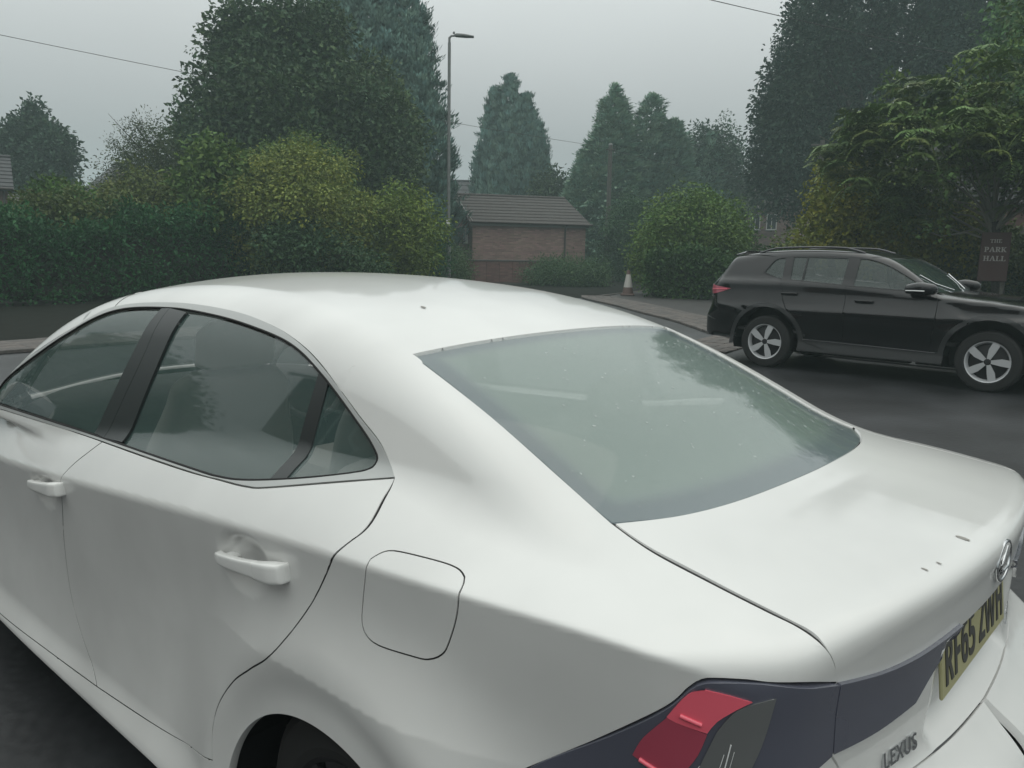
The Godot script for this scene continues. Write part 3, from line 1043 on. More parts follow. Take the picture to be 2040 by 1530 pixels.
	var t1 := obj("plate_letters", lettering("RF65 ZWH", .079, .0015, "Droid Sans"), M.plate_black, plate)
	t1.position = V(0, 0, .0068)
	t1.scale = V(.40 / maxf(t1.mesh.get_aabb().size.x, .01), 1, 1)
	# badges in bright metal
	for e in [["LEXUS", .36], ["IS300h", -.36]]:
		var t := obj("badge_letters", lettering(e[0], .026, .005, "Droid Sans"), M.chrome, lid)
		t.basis = Basis(Vector3.UP, PI / 2.0 - e[1] * .5) * Basis(Vector3.RIGHT, -.15)
		t.position = on_skin(V(4.55, .742, e[1]), V(1, 0, 0)) + V(.003, 0, 0)
	var em := on_skin(V(4.56, .972, 0), V(1, 0, 0))
	var hoop := []
	for k in 33:
		hoop.append(em + V(.001, .036 * sin(TAU * k / 32.0), .048 * cos(TAU * k / 32.0)))
	obj("emblem_ring", tube(hoop, [.0035], 8), M.chrome, lid)
	obj("emblem_letter", tube([em + V(.002, .026, -.010), em + V(.002, .005, .010), em + V(.002, -.017, .025), em + V(.002, -.019, .0), em + V(.002, -.019, -.034)], [.0035], 8), M.chrome, lid)
	# rear bumper
	var bump := ring([lamp_low, lid_low, lid_bottom, [V(4.545, .692, 0), V(4.66, .5, 0), V(4.63, .25, 0)], [V(4.63, .25, 0), V(4.59, .25, .4), V(4.42, .25, .74), V(4.18, .255, .84), V(4.02, .27, .87)], [V(4.02, .27, .87), V(4.018, .32, .88), V(3.986, .42, .87)], bumper_seam])
	var bm := panel(bump, V(.75, .25, .62), .018, .0008, 0.0, .016)
	obj("rear_bumper", joined([bm, mirrored(bm)]), M.white_paint, car)
	# sills
	var sill := ring([[V(1.24, .212, .90), V(1.723, .222, .905), V(2.181, .241, .891), V(2.522, .256, .875), V(2.9, .284, .855), V(3.08, .318, .865), V(3.22, .358, .878)], [V(3.22, .358, .878), V(3.262, .30, .87), V(3.27, .205, .86)], [V(3.27, .205, .86), V(2.5, .200, .88), V(1.24, .200, .88)]])
	both("sill", panel(sill, V(0, .1, 1), .02, .0015, 0.0, .03), M.white_paint, [car, car])
	# front end
	var bon := ring([[V(1.33, .985, .75), V(1.26, .98, .5), V(1.22, .98, 0), V(1.26, .98, -.5), V(1.33, .985, -.75)], [V(1.33, .985, -.75), V(.9, .86, -.745), V(.42, .79, -.62)], [V(.42, .79, -.62), V(.22, .74, -.4), V(.16, .72, 0), V(.22, .74, .4), V(.42, .79, .62)], [V(.42, .79, .62), V(.9, .86, .745), V(1.33, .985, .75)]])
	obj("bonnet", panel(bon, V(-.15, 1, 0), .04, .002, 0.0, .016), M.white_paint, car)
	var arch_f := []
	for k in 13:
		var a := deg_to_rad(lerpf(9.0, 160.0, k / 12.0))
		arch_f.append(V(.88 + .375 * cos(a), .28 + .338 * sin(a), .87))
	both("front_wing", panel(ring([arch_f, [arch_f[12], V(.50, .55, .85), V(.42, .79, .62)], [V(.42, .79, .62), V(.9, .86, .745), V(1.33, .985, .75)], [V(1.33, .985, .75), V(1.28, .915, .84)], rev(wing_edge), [V(1.24, .212, .90), arch_f[0]]]), V(-.2, .4, .9), .03, .0015, 0.0, .016), M.white_paint, [car, car])
	var fb := panel(ring([[V(.16, .72, 0), V(.22, .74, .4), V(.42, .79, .62)], [V(.42, .79, .62), V(.50, .55, .85), arch_f[12]], [arch_f[12], V(.45, .22, .80), V(.2, .2, .45), V(.12, .2, 0)], [V(.12, .2, 0), V(.05, .45, 0), V(.16, .72, 0)]]), V(-.8, .2, .56), .03, .001, 0.0, .016)
	obj("front_bumper", joined([fb, mirrored(fb)]), M.white_paint, car)
	both("headlamp", panel(ring([[V(.20, .64, .46), V(.33, .70, .64), V(.50, .74, .74)], [V(.50, .74, .74), V(.36, .60, .74), V(.20, .58, .50)], [V(.20, .58, .50), V(.20, .64, .46)]]), V(-.7, .3, .65), .03, 0.0, .006, .01), M.lamp_white, [car, car])
	obj("grille", panel(ring([[V(.1, .62, .22), V(.1, .42, .14), V(.1, .25, .36)], [V(.1, .25, .36), V(.1, .24, 0), V(.1, .25, -.36)], [V(.1, .25, -.36), V(.1, .42, -.14), V(.1, .62, -.22)], [V(.1, .62, -.22), V(.1, .62, .22)]]), V(-1, .1, 0), .03, 0.0, .005, .01), M.gloss_black, car)
	for s in [1.0, -1.0]:
		var mir := obj("door_mirror", loft(swept([V(1.30, 1.0, .97 * s), V(1.335, 1.0, .97 * s), V(1.41, 1.0, .965 * s), V(1.46, 1.0, .96 * s)], [[.02, .04], [.06, .095], [.075, .115], [.074, .112]]), Vector3.UP, Z * s, 20), M.white_plain, car)
		obj("mirror_stem", box(V(.06, .03, .12), V(1.40, .955, .87 * s), .01), M.black_plastic, mir)
		obj("mirror_glass", box(V(.004, .12, .19), V(1.4625, 1.0, .96 * s)), M.chrome, mir)
	# wheels, coloured dark for the shade inside the arches; floor
	for x in [.88, 3.655]:
		for s in [1.0, -1.0]:
			road_wheel(car, V(x, .315, .70 * s), s, .315, .205, .215, 10, M.dark_alloy)
			var st := new_st()
			for k in 24:
				var a0 := TAU * k / 24.0
				var a1 := TAU * (k + 1) / 24.0
				var r := .42
				var p0 := V(x + r * cos(a0), maxf(.29 + r * .93 * sin(a0), .17), .5 * s)
				var p1_ := V(x + r * cos(a1), maxf(.29 + r * .93 * sin(a1), .17), .5 * s)
				var out: Vector3 = Z * s * .335
				quad_to(st, p0, p1_, p1_ + out, p0 + out, V(x, .3, 0) - V(p0.x, p0.y, 0))
				tri_to(st, V(x, .3, .5 * s), p0, p1_, Z * s)
			obj("arch_liner", st.commit(), M.black_plastic, car)
	obj("underbody", box(V(3.9, .10, 1.0), V(2.3, .24, 0), .02), M.black_plastic, car)
	obj("underbody", box(V(1.9, .10, 1.55), V(2.27, .24, 0), .02), M.black_plastic, car)
	# inside
	obj("cabin_floor", box(V(2.6, .04, 1.4), V(2.4, .36, 0)), M.seat_dark, car)
	obj("rear_bulkhead", box(V(.05, .62, 1.36), V(3.52, .66, 0)), M.seat_dark, car)
	obj("parcel_shelf", box(V(.62, .03, 1.1), V(3.78, .985, 0), .008, Basis(Vector3.BACK, -.03)), M.seat_dark, car)
	for s in [1.0, -1.0]:
		var seat := Node3D.new()
		seat.name = "front_seat"
		car.add_child(seat, true)
		var c := V(2.0, 0, .37 * s)
		obj("cushion", box(V(.52, .16, .50), c + V(0, .55, 0), .05), M.seat_cloth, seat)
		obj("backrest", loft(swept([c + V(.25, .58, 0), c + V(.33, .8, 0), c + V(.42, 1.05, 0), c + V(.45, 1.12, 0)], [[.08, .25], [.08, .26], [.06, .2], [.03, .15]]), V(1, -.3, 0).normalized(), Z, 20, 3.2), M.seat_cloth, seat)
		obj("headrest", loft(swept([c + V(.45, 1.13, 0), c + V(.455, 1.15, 0), c + V(.47, 1.24, 0), c + V(.475, 1.285, 0)], [[.02, .08], [.05, .13], [.05, .13], [.02, .09]]), V(1, 0, 0), Z, 18, 3.0), M.seat_cloth, seat)
		both("door_card", panel(ring([waist_front, gap_front, sill_front, wing_edge] if s > 0 else [waist_rear, gap_rear, sill_rear, rev(gap_front)]), V(0, .15, 1), .08, .02, -.07, 0.0), M.seat_dark, [car, car])
	obj("rear_seat", box(V(.5, .18, 1.3), V(2.95, .55, 0), .06), M.seat_cloth, car)
	obj("rear_backrest", loft(swept([V(3.18, .58, 0), V(3.27, .8, 0), V(3.36, .98, 0), V(3.39, 1.03, 0)], [[.07, .64], [.08, .66], [.07, .62], [.03, .56]]), V(1, -.3, 0).normalized(), Z, 22, 4.0), M.seat_cloth, car)
	for z in [-.36, .36]:
		obj("rear_headrest", loft(swept([V(3.42, 1.02, z), V(3.42, 1.04, z), V(3.43, 1.11, z), V(3.43, 1.14, z)], [[.02, .08], [.05, .12], [.045, .12], [.02, .08]]), V(1, 0, 0), Z, 16, 3.0), M.seat_cloth, car)
	obj("dashboard", loft(swept([V(1.45, .80, -.68), V(1.45, .84, -.4), V(1.45, .84, .4), V(1.45, .80, .68)], [[.14, .10], [.17, .12], [.17, .12], [.14, .10]]), V(1, 0, 0), Vector3.UP, 16, 3.0), M.seat_dark, car)
	var wheel_rim := []
	for k in 25:
		wheel_rim.append(V(1.72, .93, -.37) + V(-.35, .94, 0).normalized() * .18 * sin(TAU * k / 24.0) + Z * .18 * cos(TAU * k / 24.0))
	obj("steering_wheel", tube(wheel_rim, [.015], 8), M.seat_dark, car)
	# small dirt on the paint
	for e in [[V(3.27, 1.37, .281), .011, .008, "dark scrap of leaf lying on the white roof"], [V(4.51, 1.029, .105), .013, .009, "largest grey water mark near the middle of the white boot lid edge"], [V(4.503, 1.024, .297), .006, .005, "small grey speck on the white boot lid, nearer of two by the fuel side"], [V(4.512, 1.025, .253), .005, .0045, "small grey speck on the white boot lid, between its neighbour and the large mark"]]:
		var c := on_skin(e[0], Vector3.UP)
		var n := skin_normal(c)
		var st := new_st()
		rng.seed = 91
		for k in 14:
			var a0 := TAU * k / 14.0
			var a1 := TAU * (k + 1) / 14.0
			var r0: float = e[1] * (.85 + .1 * sin(a0 * 2.0 + 1.0))
			var r1: float = e[1] * (.85 + .1 * sin(a1 * 2.0 + 1.0))
			var p0 := on_skin(c + V(cos(a0) * r0, 0, sin(a0) * r0 * .6), Vector3.UP) + n * .0008
			var p1_ := on_skin(c + V(cos(a1) * r1, 0, sin(a1) * r1 * .6), Vector3.UP) + n * .0008
			tri_to(st, c + n * .0016, p0, p1_, n)
		tag(obj("dirt_fleck", st.commit(), M.dirt), e[3], "dirt")

func droplets(window: Node3D, _side: Array) -> void:
	# beads of rain on the rear window: too many and too small to count
	rng.seed = 404
	var dome := lathe([Vector2(1, 0), Vector2(.92, .28), Vector2(.65, .52), Vector2(.3, .62), Vector2(.001, .64)], 8)
	var mm := MultiMesh.new()
	mm.transform_format = MultiMesh.TRANSFORM_3D
	mm.mesh = dome
	var list: Array[Transform3D] = []
	for k in 420:
		var x := rng.randf_range(3.56, 4.12)
		var z := rng.randf_range(-.5, .5)
		if rng.randf() < .35:
			z = rng.randf_range(-.5, -.1)
		var p := on_skin(V(x, 1.15, z), V(.36, .93, 0).normalized())
		var n := skin_normal(p)
		var r := .0011 + .0024 * pow(rng.randf(), 3.0)
		var u := n.cross(V(0, 0, 1)).normalized()
		list.append(Transform3D(Basis(u * r * 1.25, n * r * .7, u.cross(n) * r), p - n * .0029))
	mm.instance_count = list.size()
	for k in list.size():
		mm.set_instance_transform(k, list[k])
	var o := MultiMeshInstance3D.new()
	o.name = "rain_beads"
	o.multimesh = mm
	o.material_override = M.water
	o.set_meta("kind", "stuff")
	window.add_child(o)

# ------------------------------------------------------------------ the black car across the road; own axes: x towards its nose from the rear axle, z towards the photographer
func build_estate() -> void:
	kind = 1
	var car := thing("sport_utility_car", "black high-roofed sport utility car with silver roof rails parked across the road", "car", V(-.024, 0, -9.56), .0046)
	var S := V(0, .12, 1)
	var low := [V(-.15, 1.285, .80), V(.0, 1.235, .81), V(.136, 1.198, .82), V(.44, 1.179, .83), V(.97, 1.145, .84), V(1.50, 1.118, .84), V(1.99, 1.10, .83)]
	var high := [V(1.99, 1.10, .83), V(1.83, 1.225, .80), V(1.53, 1.385, .74), V(1.35, 1.455, .71), V(1.20, 1.492, .70), V(.95, 1.515, .70), V(.33, 1.512, .69), V(.06, 1.485, .69), V(-.04, 1.44, .71), V(-.15, 1.285, .80)]
	var b_cut := [V(1.02, 1.145, .84), V(1.035, .9, .90), V(1.03, .6, .90), V(1.03, .43, .88)]
	var r_cut := [V(.136, 1.198, .82), V(.19, 1.08, .88), V(.215, .95, .90), V(.30, .80, .91), V(.46, .60, .90), V(.50, .43, .88)]
	var f_cut := [V(1.99, 1.10, .83), V(2.08, 1.05, .87), V(2.10, .85, .91), V(2.07, .6, .90), V(2.05, .40, .88)]
	var rear_door := ring([[V(.136, 1.198, .82), V(.44, 1.179, .83), V(1.02, 1.142, .84)], b_cut, [V(1.03, .43, .88), V(.50, .43, .88)], rev(r_cut)])
	var front_door := ring([[V(1.02, 1.142, .84), V(1.50, 1.118, .84), V(1.99, 1.10, .83)], f_cut, [V(2.05, .40, .88), V(1.03, .43, .88)], rev(b_cut)])
	var rd := both("rear_door", panel(rear_door, S, .035, .0025), M.black_paint, [car, car])
	var fd := both("front_door", panel(front_door, S, .035, .0025), M.black_paint, [car, car])
	for e in [[rd, .30, 1.015], [fd, 1.27, .965]]:
		var c := on_skin(V(e[1], e[2], .9), V(0, 0, 1))
		both("door_handle", loft(swept([c + V(-.11, 0, -.004), c + V(-.09, 0, .03), c + V(.09, 0, .03), c + V(.11, 0, -.004)], [[.012, .008], [.016, .011], [.016, .011], [.012, .008]]), Vector3.UP, V(0, 0, 1), 12), M.gloss_black, e[0])
	var arch := []
	for k in 11:
		var a := deg_to_rad(lerpf(-8.0, 188.0, k / 10.0))
		arch.append(V(.47 * cos(a), .36 + .46 * sin(a), .9))
	var arch_f := []
	for p in arch:
		arch_f.append(p + V(2.68, 0, 0))
	# rear wing: behind the door, round the window and up to the roof edge
	var lamp := [V(-1.0, 1.09, .55), V(-.93, 1.085, .70), V(-.80, 1.07, .78), V(-.56, 1.045, .86)]
	var lamp_b := [V(-.56, 1.045, .86), V(-.72, .99, .84), V(-.86, .96, .78), V(-1.0, .955, .60)]
	var wing := ring([[V(.47, .40, .9), V(.50, .43, .88)], rev(r_cut), [V(.136, 1.198, .82), V(.0, 1.235, .81), V(-.15, 1.285, .80)], [V(-.15, 1.285, .80), V(-.04, 1.44, .71), V(.06, 1.485, .69)], [V(.06, 1.485, .69), V(-.3, 1.50, .63), V(-.62, 1.475, .56)], [V(-.62, 1.475, .56), V(-.78, 1.28, .62), V(-.90, 1.10, .66)], [V(-.90, 1.10, .66), V(-.80, .86, .80), V(-.70, .70, .86), V(-.47, .42, .9)], rev(arch)])
	var wp := both("rear_wing", panel(wing, V(-.30, .35, .88), .035, .002), M.black_paint, [car, car])
	var flap := on_skin(V(-.16, 1.03, .9), S)
	both("fuel_flap", panel(ring([[V(-.30, 1.10, .88), V(-.02, 1.10, .88)], [V(-.02, 1.10, .88), V(-.02, .96, .9)], [V(-.02, .96, .9), V(-.27, .96, .9)], [V(-.27, .96, .9), V(-.30, 1.10, .88)]]), S, .05, 0.0, .0015, .006), M.black_paint, wp)
	var fwing := ring([rev(f_cut), [V(1.99, 1.10, .83), V(2.3, 1.075, .80), V(2.8, 1.03, .77), V(3.2, .95, .70)], [V(3.2, .95, .70), V(3.2, .80, .78), V(3.14, .42, .83)], [V(3.14, .42, .83), arch_f[0]], arch_f, [arch_f[10], V(2.05, .40, .88)]])
	both("front_wing", panel(fwing, V(.12, .35, .93), .035, .002), M.black_paint, [car, car])
	# roof, bonnet, screens
	var edge := [V(-.62, 1.475, .56), V(-.3, 1.50, .63), V(.06, 1.485, .69), V(.33, 1.512, .69), V(.95, 1.515, .70), V(1.20, 1.492, .70)]
	var edge_far := []
	for p in rev(edge):
		edge_far.append(V(p.x, p.y, -p.z))
	var roof := ring([edge, [V(1.20, 1.492, .70), V(1.40, 1.51, .55), V(1.46, 1.52, .3), V(1.48, 1.52, 0), V(1.46, 1.52, -.3), V(1.40, 1.51, -.55), V(1.20, 1.492, -.70)], edge_far, [V(-.62, 1.475, -.56), V(-.64, 1.5, 0), V(-.62, 1.475, .56)]])
	obj("roof", panel(roof, V(-.05, 1, 0), .04, 0.0, 0.0, .02), M.black_paint, car)
	var pil := ring([[V(1.20, 1.492, .70), V(1.35, 1.455, .71), V(1.53, 1.385, .74), V(1.83, 1.225, .80), V(1.99, 1.10, .83)], [V(1.99, 1.10, .83), V(2.05, 1.12, .76)], [V(2.05, 1.12, .76), V(1.88, 1.24, .70), V(1.60, 1.40, .62), V(1.40, 1.49, .56)], [V(1.40, 1.49, .56), V(1.20, 1.492, .70)]])
	both("windscreen_pillar", panel(pil, V(.35, .5, .8), .035, 0.0, 0.0, .02), M.black_paint, [car, car])
	var sc2 := ring([[V(1.40, 1.49, .56), V(1.46, 1.51, .3), V(1.48, 1.52, 0), V(1.46, 1.51, -.3), V(1.40, 1.49, -.56)], [V(1.40, 1.49, -.56), V(1.60, 1.40, -.62), V(1.88, 1.24, -.70), V(2.05, 1.12, -.76)], [V(2.05, 1.12, -.76), V(2.14, 1.12, -.4), V(2.17, 1.12, 0), V(2.14, 1.12, .4), V(2.05, 1.12, .76)], [V(2.05, 1.12, .76), V(1.88, 1.24, .70), V(1.60, 1.40, .62), V(1.40, 1.49, .56)]])
	obj("windscreen", panel(sc2, V(.6, .8, 0), .06, 0.0, -.003, 0.0), M.dark_glass, car)
	both("wiper_arm", tube([V(2.10, 1.125, .25), V(1.95, 1.20, .5), V(1.8, 1.30, .62)], [.008]), M.chrome, [car, car])
	var bon := ring([[V(2.05, 1.12, .76), V(2.14, 1.12, .4), V(2.17, 1.12, 0), V(2.14, 1.12, -.4), V(2.05, 1.12, -.76)], [V(2.05, 1.12, -.76), V(2.3, 1.075, -.80), V(2.8, 1.03, -.77), V(3.2, .95, -.70)], [V(3.2, .95, -.70), V(3.38, .9, -.4), V(3.42, .9, 0), V(3.38, .9, .4), V(3.2, .95, .70)], [V(3.2, .95, .70), V(2.8, 1.03, .77), V(2.3, 1.075, .80), V(2.05, 1.12, .76)]])
	obj("bonnet", panel(bon, V(.12, 1, 0), .05, .002, 0.0, .02), M.black_paint, car)
	var nose := panel(ring([[V(3.42, .9, 0), V(3.38, .9, .4), V(3.2, .95, .70)], [V(3.2, .95, .70), V(3.2, .80, .78), V(3.14, .42, .83)], [V(3.14, .42, .83), V(3.3, .27, .6), V(3.5, .26, 0)], [V(3.5, .26, 0), V(3.62, .6, 0), V(3.42, .9, 0)]]), V(.8, .1, .59), .04, 0.0, 0.0, .02)
	obj("front_bumper", joined([nose, mirrored(nose)]), M.black_paint, car)
	both("headlamp", panel(ring([[V(3.18, .90, .74), V(3.38, .84, .55), V(3.48, .80, .40)], [V(3.48, .80, .40), V(3.45, .76, .46)], [V(3.45, .76, .46), V(3.30, .80, .66), V(3.16, .86, .77), V(3.18, .90, .74)]]), V(.7, .2, .7), .03, 0.0, .006, .012), M.lamp_white, [car, car])
	var tail := panel(ring([[V(-.64, 1.5, 0), V(-.62, 1.475, .56)], [V(-.62, 1.475, .56), V(-.78, 1.28, .62), V(-.90, 1.10, .66)], [V(-.90, 1.10, .66), V(-.80, .86, .80), V(-.70, .70, .86), V(-.47, .42, .9)], [V(-.47, .42, .9), V(-.52, .36, .86), V(-.86, .32, .5), V(-.95, .32, 0)], [V(-.95, .32, 0), V(-1.1, .55, 0), V(-1.0, 1.05, 0), V(-.64, 1.5, 0)]]), V(-.78, .2, .59), .035, 0.0, 0.0, .02)
	obj("tailgate", joined([tail, mirrored(tail)]), M.black_paint, car)
	obj("rear_window", panel(ring([[V(-.74, 1.42, .50), V(-.87, 1.2, .56)], [V(-.87, 1.2, .56), V(-.9, 1.16, 0), V(-.87, 1.2, -.56)], [V(-.87, 1.2, -.56), V(-.74, 1.42, -.50)], [V(-.74, 1.42, -.50), V(-.74, 1.43, 0), V(-.74, 1.42, .50)]]), V(-.8, .6, 0), .06, 0.0, .003, 0.0), M.gloss_black, car)
	obj("spoiler", loft(swept([V(-.60, 1.515, -.56), V(-.66, 1.535, -.3), V(-.67, 1.54, .3), V(-.60, 1.515, .56)], [[.075, .012], [.09, .014], [.09, .014], [.075, .012]]), V(1, .25, 0).normalized(), Vector3.UP, 16, 3.0), M.black_paint, car)
	both("tail_lamp", panel(ring([lamp, lamp_b, [V(-1.0, .955, .60), V(-1.0, 1.09, .55)]]), V(-.55, .1, .83), .03, 0.0, .006, .014), M.lamp_red_dark, [car, car])
	both("lamp_strip", bead(curve([V(-.62, 1.035, .85), V(-.78, 1.025, .82), V(-.92, 1.02, .72)]), V(-.45, .1, .88), .006, .009), M.lamp_red, [car, car])
	both("bumper_reflector", bead(curve([V(-.98, .925, .64), V(-.90, .925, .74)]), V(-.6, .1, .8), .008, .004), M.chrome, [car, car])
	both("bumper_crease", bead(curve([V(-.98, .64, .70), V(-.82, .60, .82)]), V(-.6, .1, .8), .007, .001), M.grey_plastic, [car, car])
	# side windows
	var hole := ring([[V(-.12, 1.287, .80), V(.0, 1.243, .81), V(.136, 1.208, .82), V(.44, 1.189, .83), V(.97, 1.155, .84), V(1.50, 1.128, .84), V(1.955, 1.112, .83)], [V(1.955, 1.112, .83), V(1.81, 1.222, .80), V(1.52, 1.377, .74), V(1.34, 1.445, .71), V(1.19, 1.48, .70), V(.95, 1.50, .70), V(.33, 1.497, .69), V(.07, 1.47, .69), V(-.02, 1.43, .71), V(-.12, 1.287, .80)]])
	both("window_trim", panel(ring([low, high]), S, .03, 0.0, .002, .01, hole), M.gloss_black, [car, car])
	both("side_window", panel(hole, S, .06, -.006, -.010, 0.0), M.dark_glass, [car, car])
	for e in [[.15, .27, .13, .24], [.42, .445, .42, .44], [.955, 1.10, .97, 1.115]]:
		both("window_pillar", panel(ring([[V(e[0], 1.14, .83), V(e[1], 1.14, .83)], [V(e[1], 1.14, .83), V(e[3], 1.50, .70)], [V(e[3], 1.50, .70), V(e[2], 1.50, .70)], [V(e[2], 1.50, .70), V(e[0], 1.14, .83)]]), S, .04, 0.0, .0005, .01), M.gloss_black, [car, car])
	for s in [1.0, -1.0]:
		var m2 := obj("door_mirror", loft(swept([V(2.11, 1.15, .98 * s), V(2.06, 1.15, .985 * s), V(1.93, 1.155, .99 * s), V(1.80, 1.145, .985 * s), V(1.77, 1.14, .985 * s)], [[.03, .04], [.065, .10], [.078, .12], [.06, .11], [.03, .08]]), Vector3.UP, V(0, 0, s), 20), M.black_paint, car)
		obj("indicator", tube([V(1.79, 1.125, 1.09 * s), V(1.9, 1.128, 1.112 * s), V(2.0, 1.128, 1.105 * s)], [.007]), M.lamp_white, m2)
		obj("mirror_stem", box(V(.10, .03, .14), V(1.96, 1.07, .90 * s), .01), M.gloss_black, m2)
		# roof rails
		var rl := []
		for k in 13:
			var t := k / 12.0
			var x := lerpf(-.30, 1.12, t)
			var y := skin_height(x, .58)
			rl.append(V(x, y + .040 * ss(minf(t, 1.0 - t), 0.0, .16), .58 * s))
		obj("roof_rail", tube(rl, [.013], 8), M.rail_dark, car)
		# plastic round the arches and along the sill
		for ar in [arch, arch_f]:
			var outer := []
			for p in ar:
				var cx := 0.0 if ar == arch else 2.68
				outer.append(V(cx + (p.x - cx) * 1.13, .36 + (p.y - .36) * 1.12, p.z))
			if s > 0:
				both("arch_cladding", panel(ring([ar, [ar[10], outer[10]], rev(outer), [outer[0], ar[0]]]), V(0, .1, 1), .035, 0.0, .004, .02), M.grey_plastic, [car, car])
		for x in [0.0, 2.68]:
			road_wheel(car, V(x, .352, .79 * s), s, .352, .238, .235, 5, M.silver_alloy)
			var st := new_st()
			for k in 20:
				var a0 := TAU * k / 20.0
				var a1 := TAU * (k + 1) / 20.0
				var r := .50
				var q0 := V(x + r * cos(a0), maxf(.36 + r * sin(a0), .24), .55 * s)
				var q1 := V(x + r * cos(a1), maxf(.36 + r * sin(a1), .24), .55 * s)
				quad_to(st, q0, q1, q1 + V(0, 0, .3 * s), q0 + V(0, 0, .3 * s), V(x, .36, 0) - V(q0.x, q0.y, 0))
				tri_to(st, V(x, .36, .55 * s), q0, q1, V(0, 0, s))
			obj("arch_liner", st.commit(), M.black_plastic, car)
	both("sill_strip", bead(curve([V(.52, .425, .9), V(1.3, .415, .9), V(2.12, .40, .9)]), S, .008, .004), M.rail_dark, [car, car])
	both("sill", panel(ring([[V(.48, .425, .9), V(2.2, .40, .9)], [V(2.2, .40, .9), V(2.2, .27, .88)], [V(2.2, .27, .88), V(.46, .27, .88)], [V(.46, .27, .88), V(.48, .425, .9)]]), S, .05, 0.0, .003, .03), M.grey_plastic, [car, car])
	obj("underbody", box(V(4.0, .1, 1.0), V(1.3, .33, 0), .02), M.black_plastic, car)
	obj("underbody", box(V(1.7, .1, 1.6), V(1.34, .33, 0), .02), M.black_plastic, car)
	obj("cabin_floor", box(V(2.8, .04, 1.5), V(.9, .5, 0)), M.seat_dark, car)
	for x in [.55, 1.45]:
		for z in [-.38, .38]:
			obj("seat", loft(swept([V(x, .55, z), V(x - .08, .85, z), V(x - .17, 1.12, z), V(x - .19, 1.18, z)], [[.08, .25], [.08, .26], [.06, .2], [.03, .15]]), V(1, .3, 0).normalized(), V(0, 0, 1), 16, 3.2), M.seat_dark, car)
			obj("headrest", loft(swept([V(x - .2, 1.2, z), V(x - .2, 1.22, z), V(x - .22, 1.32, z), V(x - .22, 1.35, z)], [[.02, .08], [.05, .13], [.05, .13], [.02, .09]]), V(1, 0, 0), V(0, 0, 1), 14, 3.0), M.seat_dark, car)
	obj("dashboard", box(V(.5, .28, 1.4), V(2.0, .93, 0), .08), M.seat_dark, car)

func skin_height(x: float, z: float) -> float:
	return on_skin(V(x, 1.6, z), V(0, 1, 0)).y

# ------------------------------------------------------------------ survey frame: metres to the right of and ahead of where the photographer stood
func spot(right: float, ahead: float, up := 0.0) -> Vector3:
	return V(4.842 - .679 * ahead + .734 * right, up, 1.640 - .734 * ahead - .679 * right)

const FACE := .7464      # turn that sets a thing square to the view axis

# ------------------------------------------------------------------ foliage
func leaf_clump(n: int, spread: Vector3, leaf: float, wide: float, droop: float, seed_n: int) -> ArrayMesh:
	var r := RandomNumberGenerator.new()
	r.seed = seed_n
	var st := new_st()
	for k in n:
		var dir := Vector3(r.randfn(), r.randfn() * .7, r.randfn()).normalized()
		var at := dir * pow(r.randf(), .5) * spread
		var out := (dir + Vector3(r.randf_range(-.8, .8), r.randf_range(-.4, .7) - droop, r.randf_range(-.8, .8))).normalized()
		var side := out.cross(Vector3(r.randf_range(-1, 1), r.randf_range(.2, 1), r.randf_range(-1, 1))).normalized()
		var up := side.cross(out).normalized()
		if up.y < 0.0:
			up = -up
		var l := leaf * r.randf_range(.7, 1.25)
		var w := wide * r.randf_range(.8, 1.2)
		var a := at
		var tip := at + out * l - up * l * .15
		var mid := at + out * l * .45
		var b := mid + side * w * .5 + up * w * .18
		var c := mid - side * w * .5 + up * w * .18
		tri_to(st, a, b, tip, up - side * .35)
		tri_to(st, a, tip, c, up + side * .35)
	return st.commit()

func spray_clump(n: int, l: float, seed_n: int, flat := .5) -> ArrayMesh:
	# a conifer spray: narrow blades fanning out along +y and +x
	var r := RandomNumberGenerator.new()
	r.seed = seed_n
	var st := new_st()
	for k in n:
		var t := r.randf()
		var at := Vector3(t * l * .7, r.randf_range(-.1, .25) * l, r.randf_range(-.3, .3) * l)
		var out := Vector3(1.0, r.randf_range(-.2, .9), r.randf_range(-1, 1) * flat).normalized()
		var side := out.cross(Vector3(r.randf_range(-.5, .5), 1, r.randf_range(-.5, .5))).normalized()
		var ln := l * r.randf_range(.35, .7) * (1.1 - .5 * t)
		var w := ln * r.randf_range(.14, .24)
		var m := at + out * ln * .4
		tri_to(st, at, m + side * w, at + out * ln, side.cross(out))
		tri_to(st, at, at + out * ln, m - side * w, side.cross(out) + side * .4)
	return st.commit()

func frond_clump(seed_n: int) -> ArrayMesh:
	# a whorl of long drooping leaves, each a row of paired leaflets
	var r := RandomNumberGenerator.new()
	r.seed = seed_n
	var st := new_st()
	for k in 7:
		var a := TAU * (k + r.randf_range(-.3, .3)) / 7.0
		var out := Vector3(cos(a), 0, sin(a))
		var side := Vector3(-sin(a), 0, cos(a))
		var l := r.randf_range(.42, .68)
		var drop := r.randf_range(.35, .9)
		for j in 9:
			var t := (j + 1.0) / 9.0
			var p := out * l * t * (1.0 - .25 * drop * t) + Vector3.UP * (.14 * t - drop * l * t * t * .9)
			for s in [-1.0, 1.0]:
				var ll: float = .19 * (1.05 - .45 * absf(t - .45)) * r.randf_range(.85, 1.15)
				var d: Vector3 = (side * s + out * .55 + Vector3.DOWN * r.randf_range(.3, .8)).normalized()
				var across := d.cross(Vector3.UP).normalized() * .026
				var m := p + d * ll * .4
				tri_to(st, p, m + across, p + d * ll, Vector3.UP + across * 4.0)
				tri_to(st, p, p + d * ll, m - across, Vector3.UP - across * 4.0)
	return st.commit()

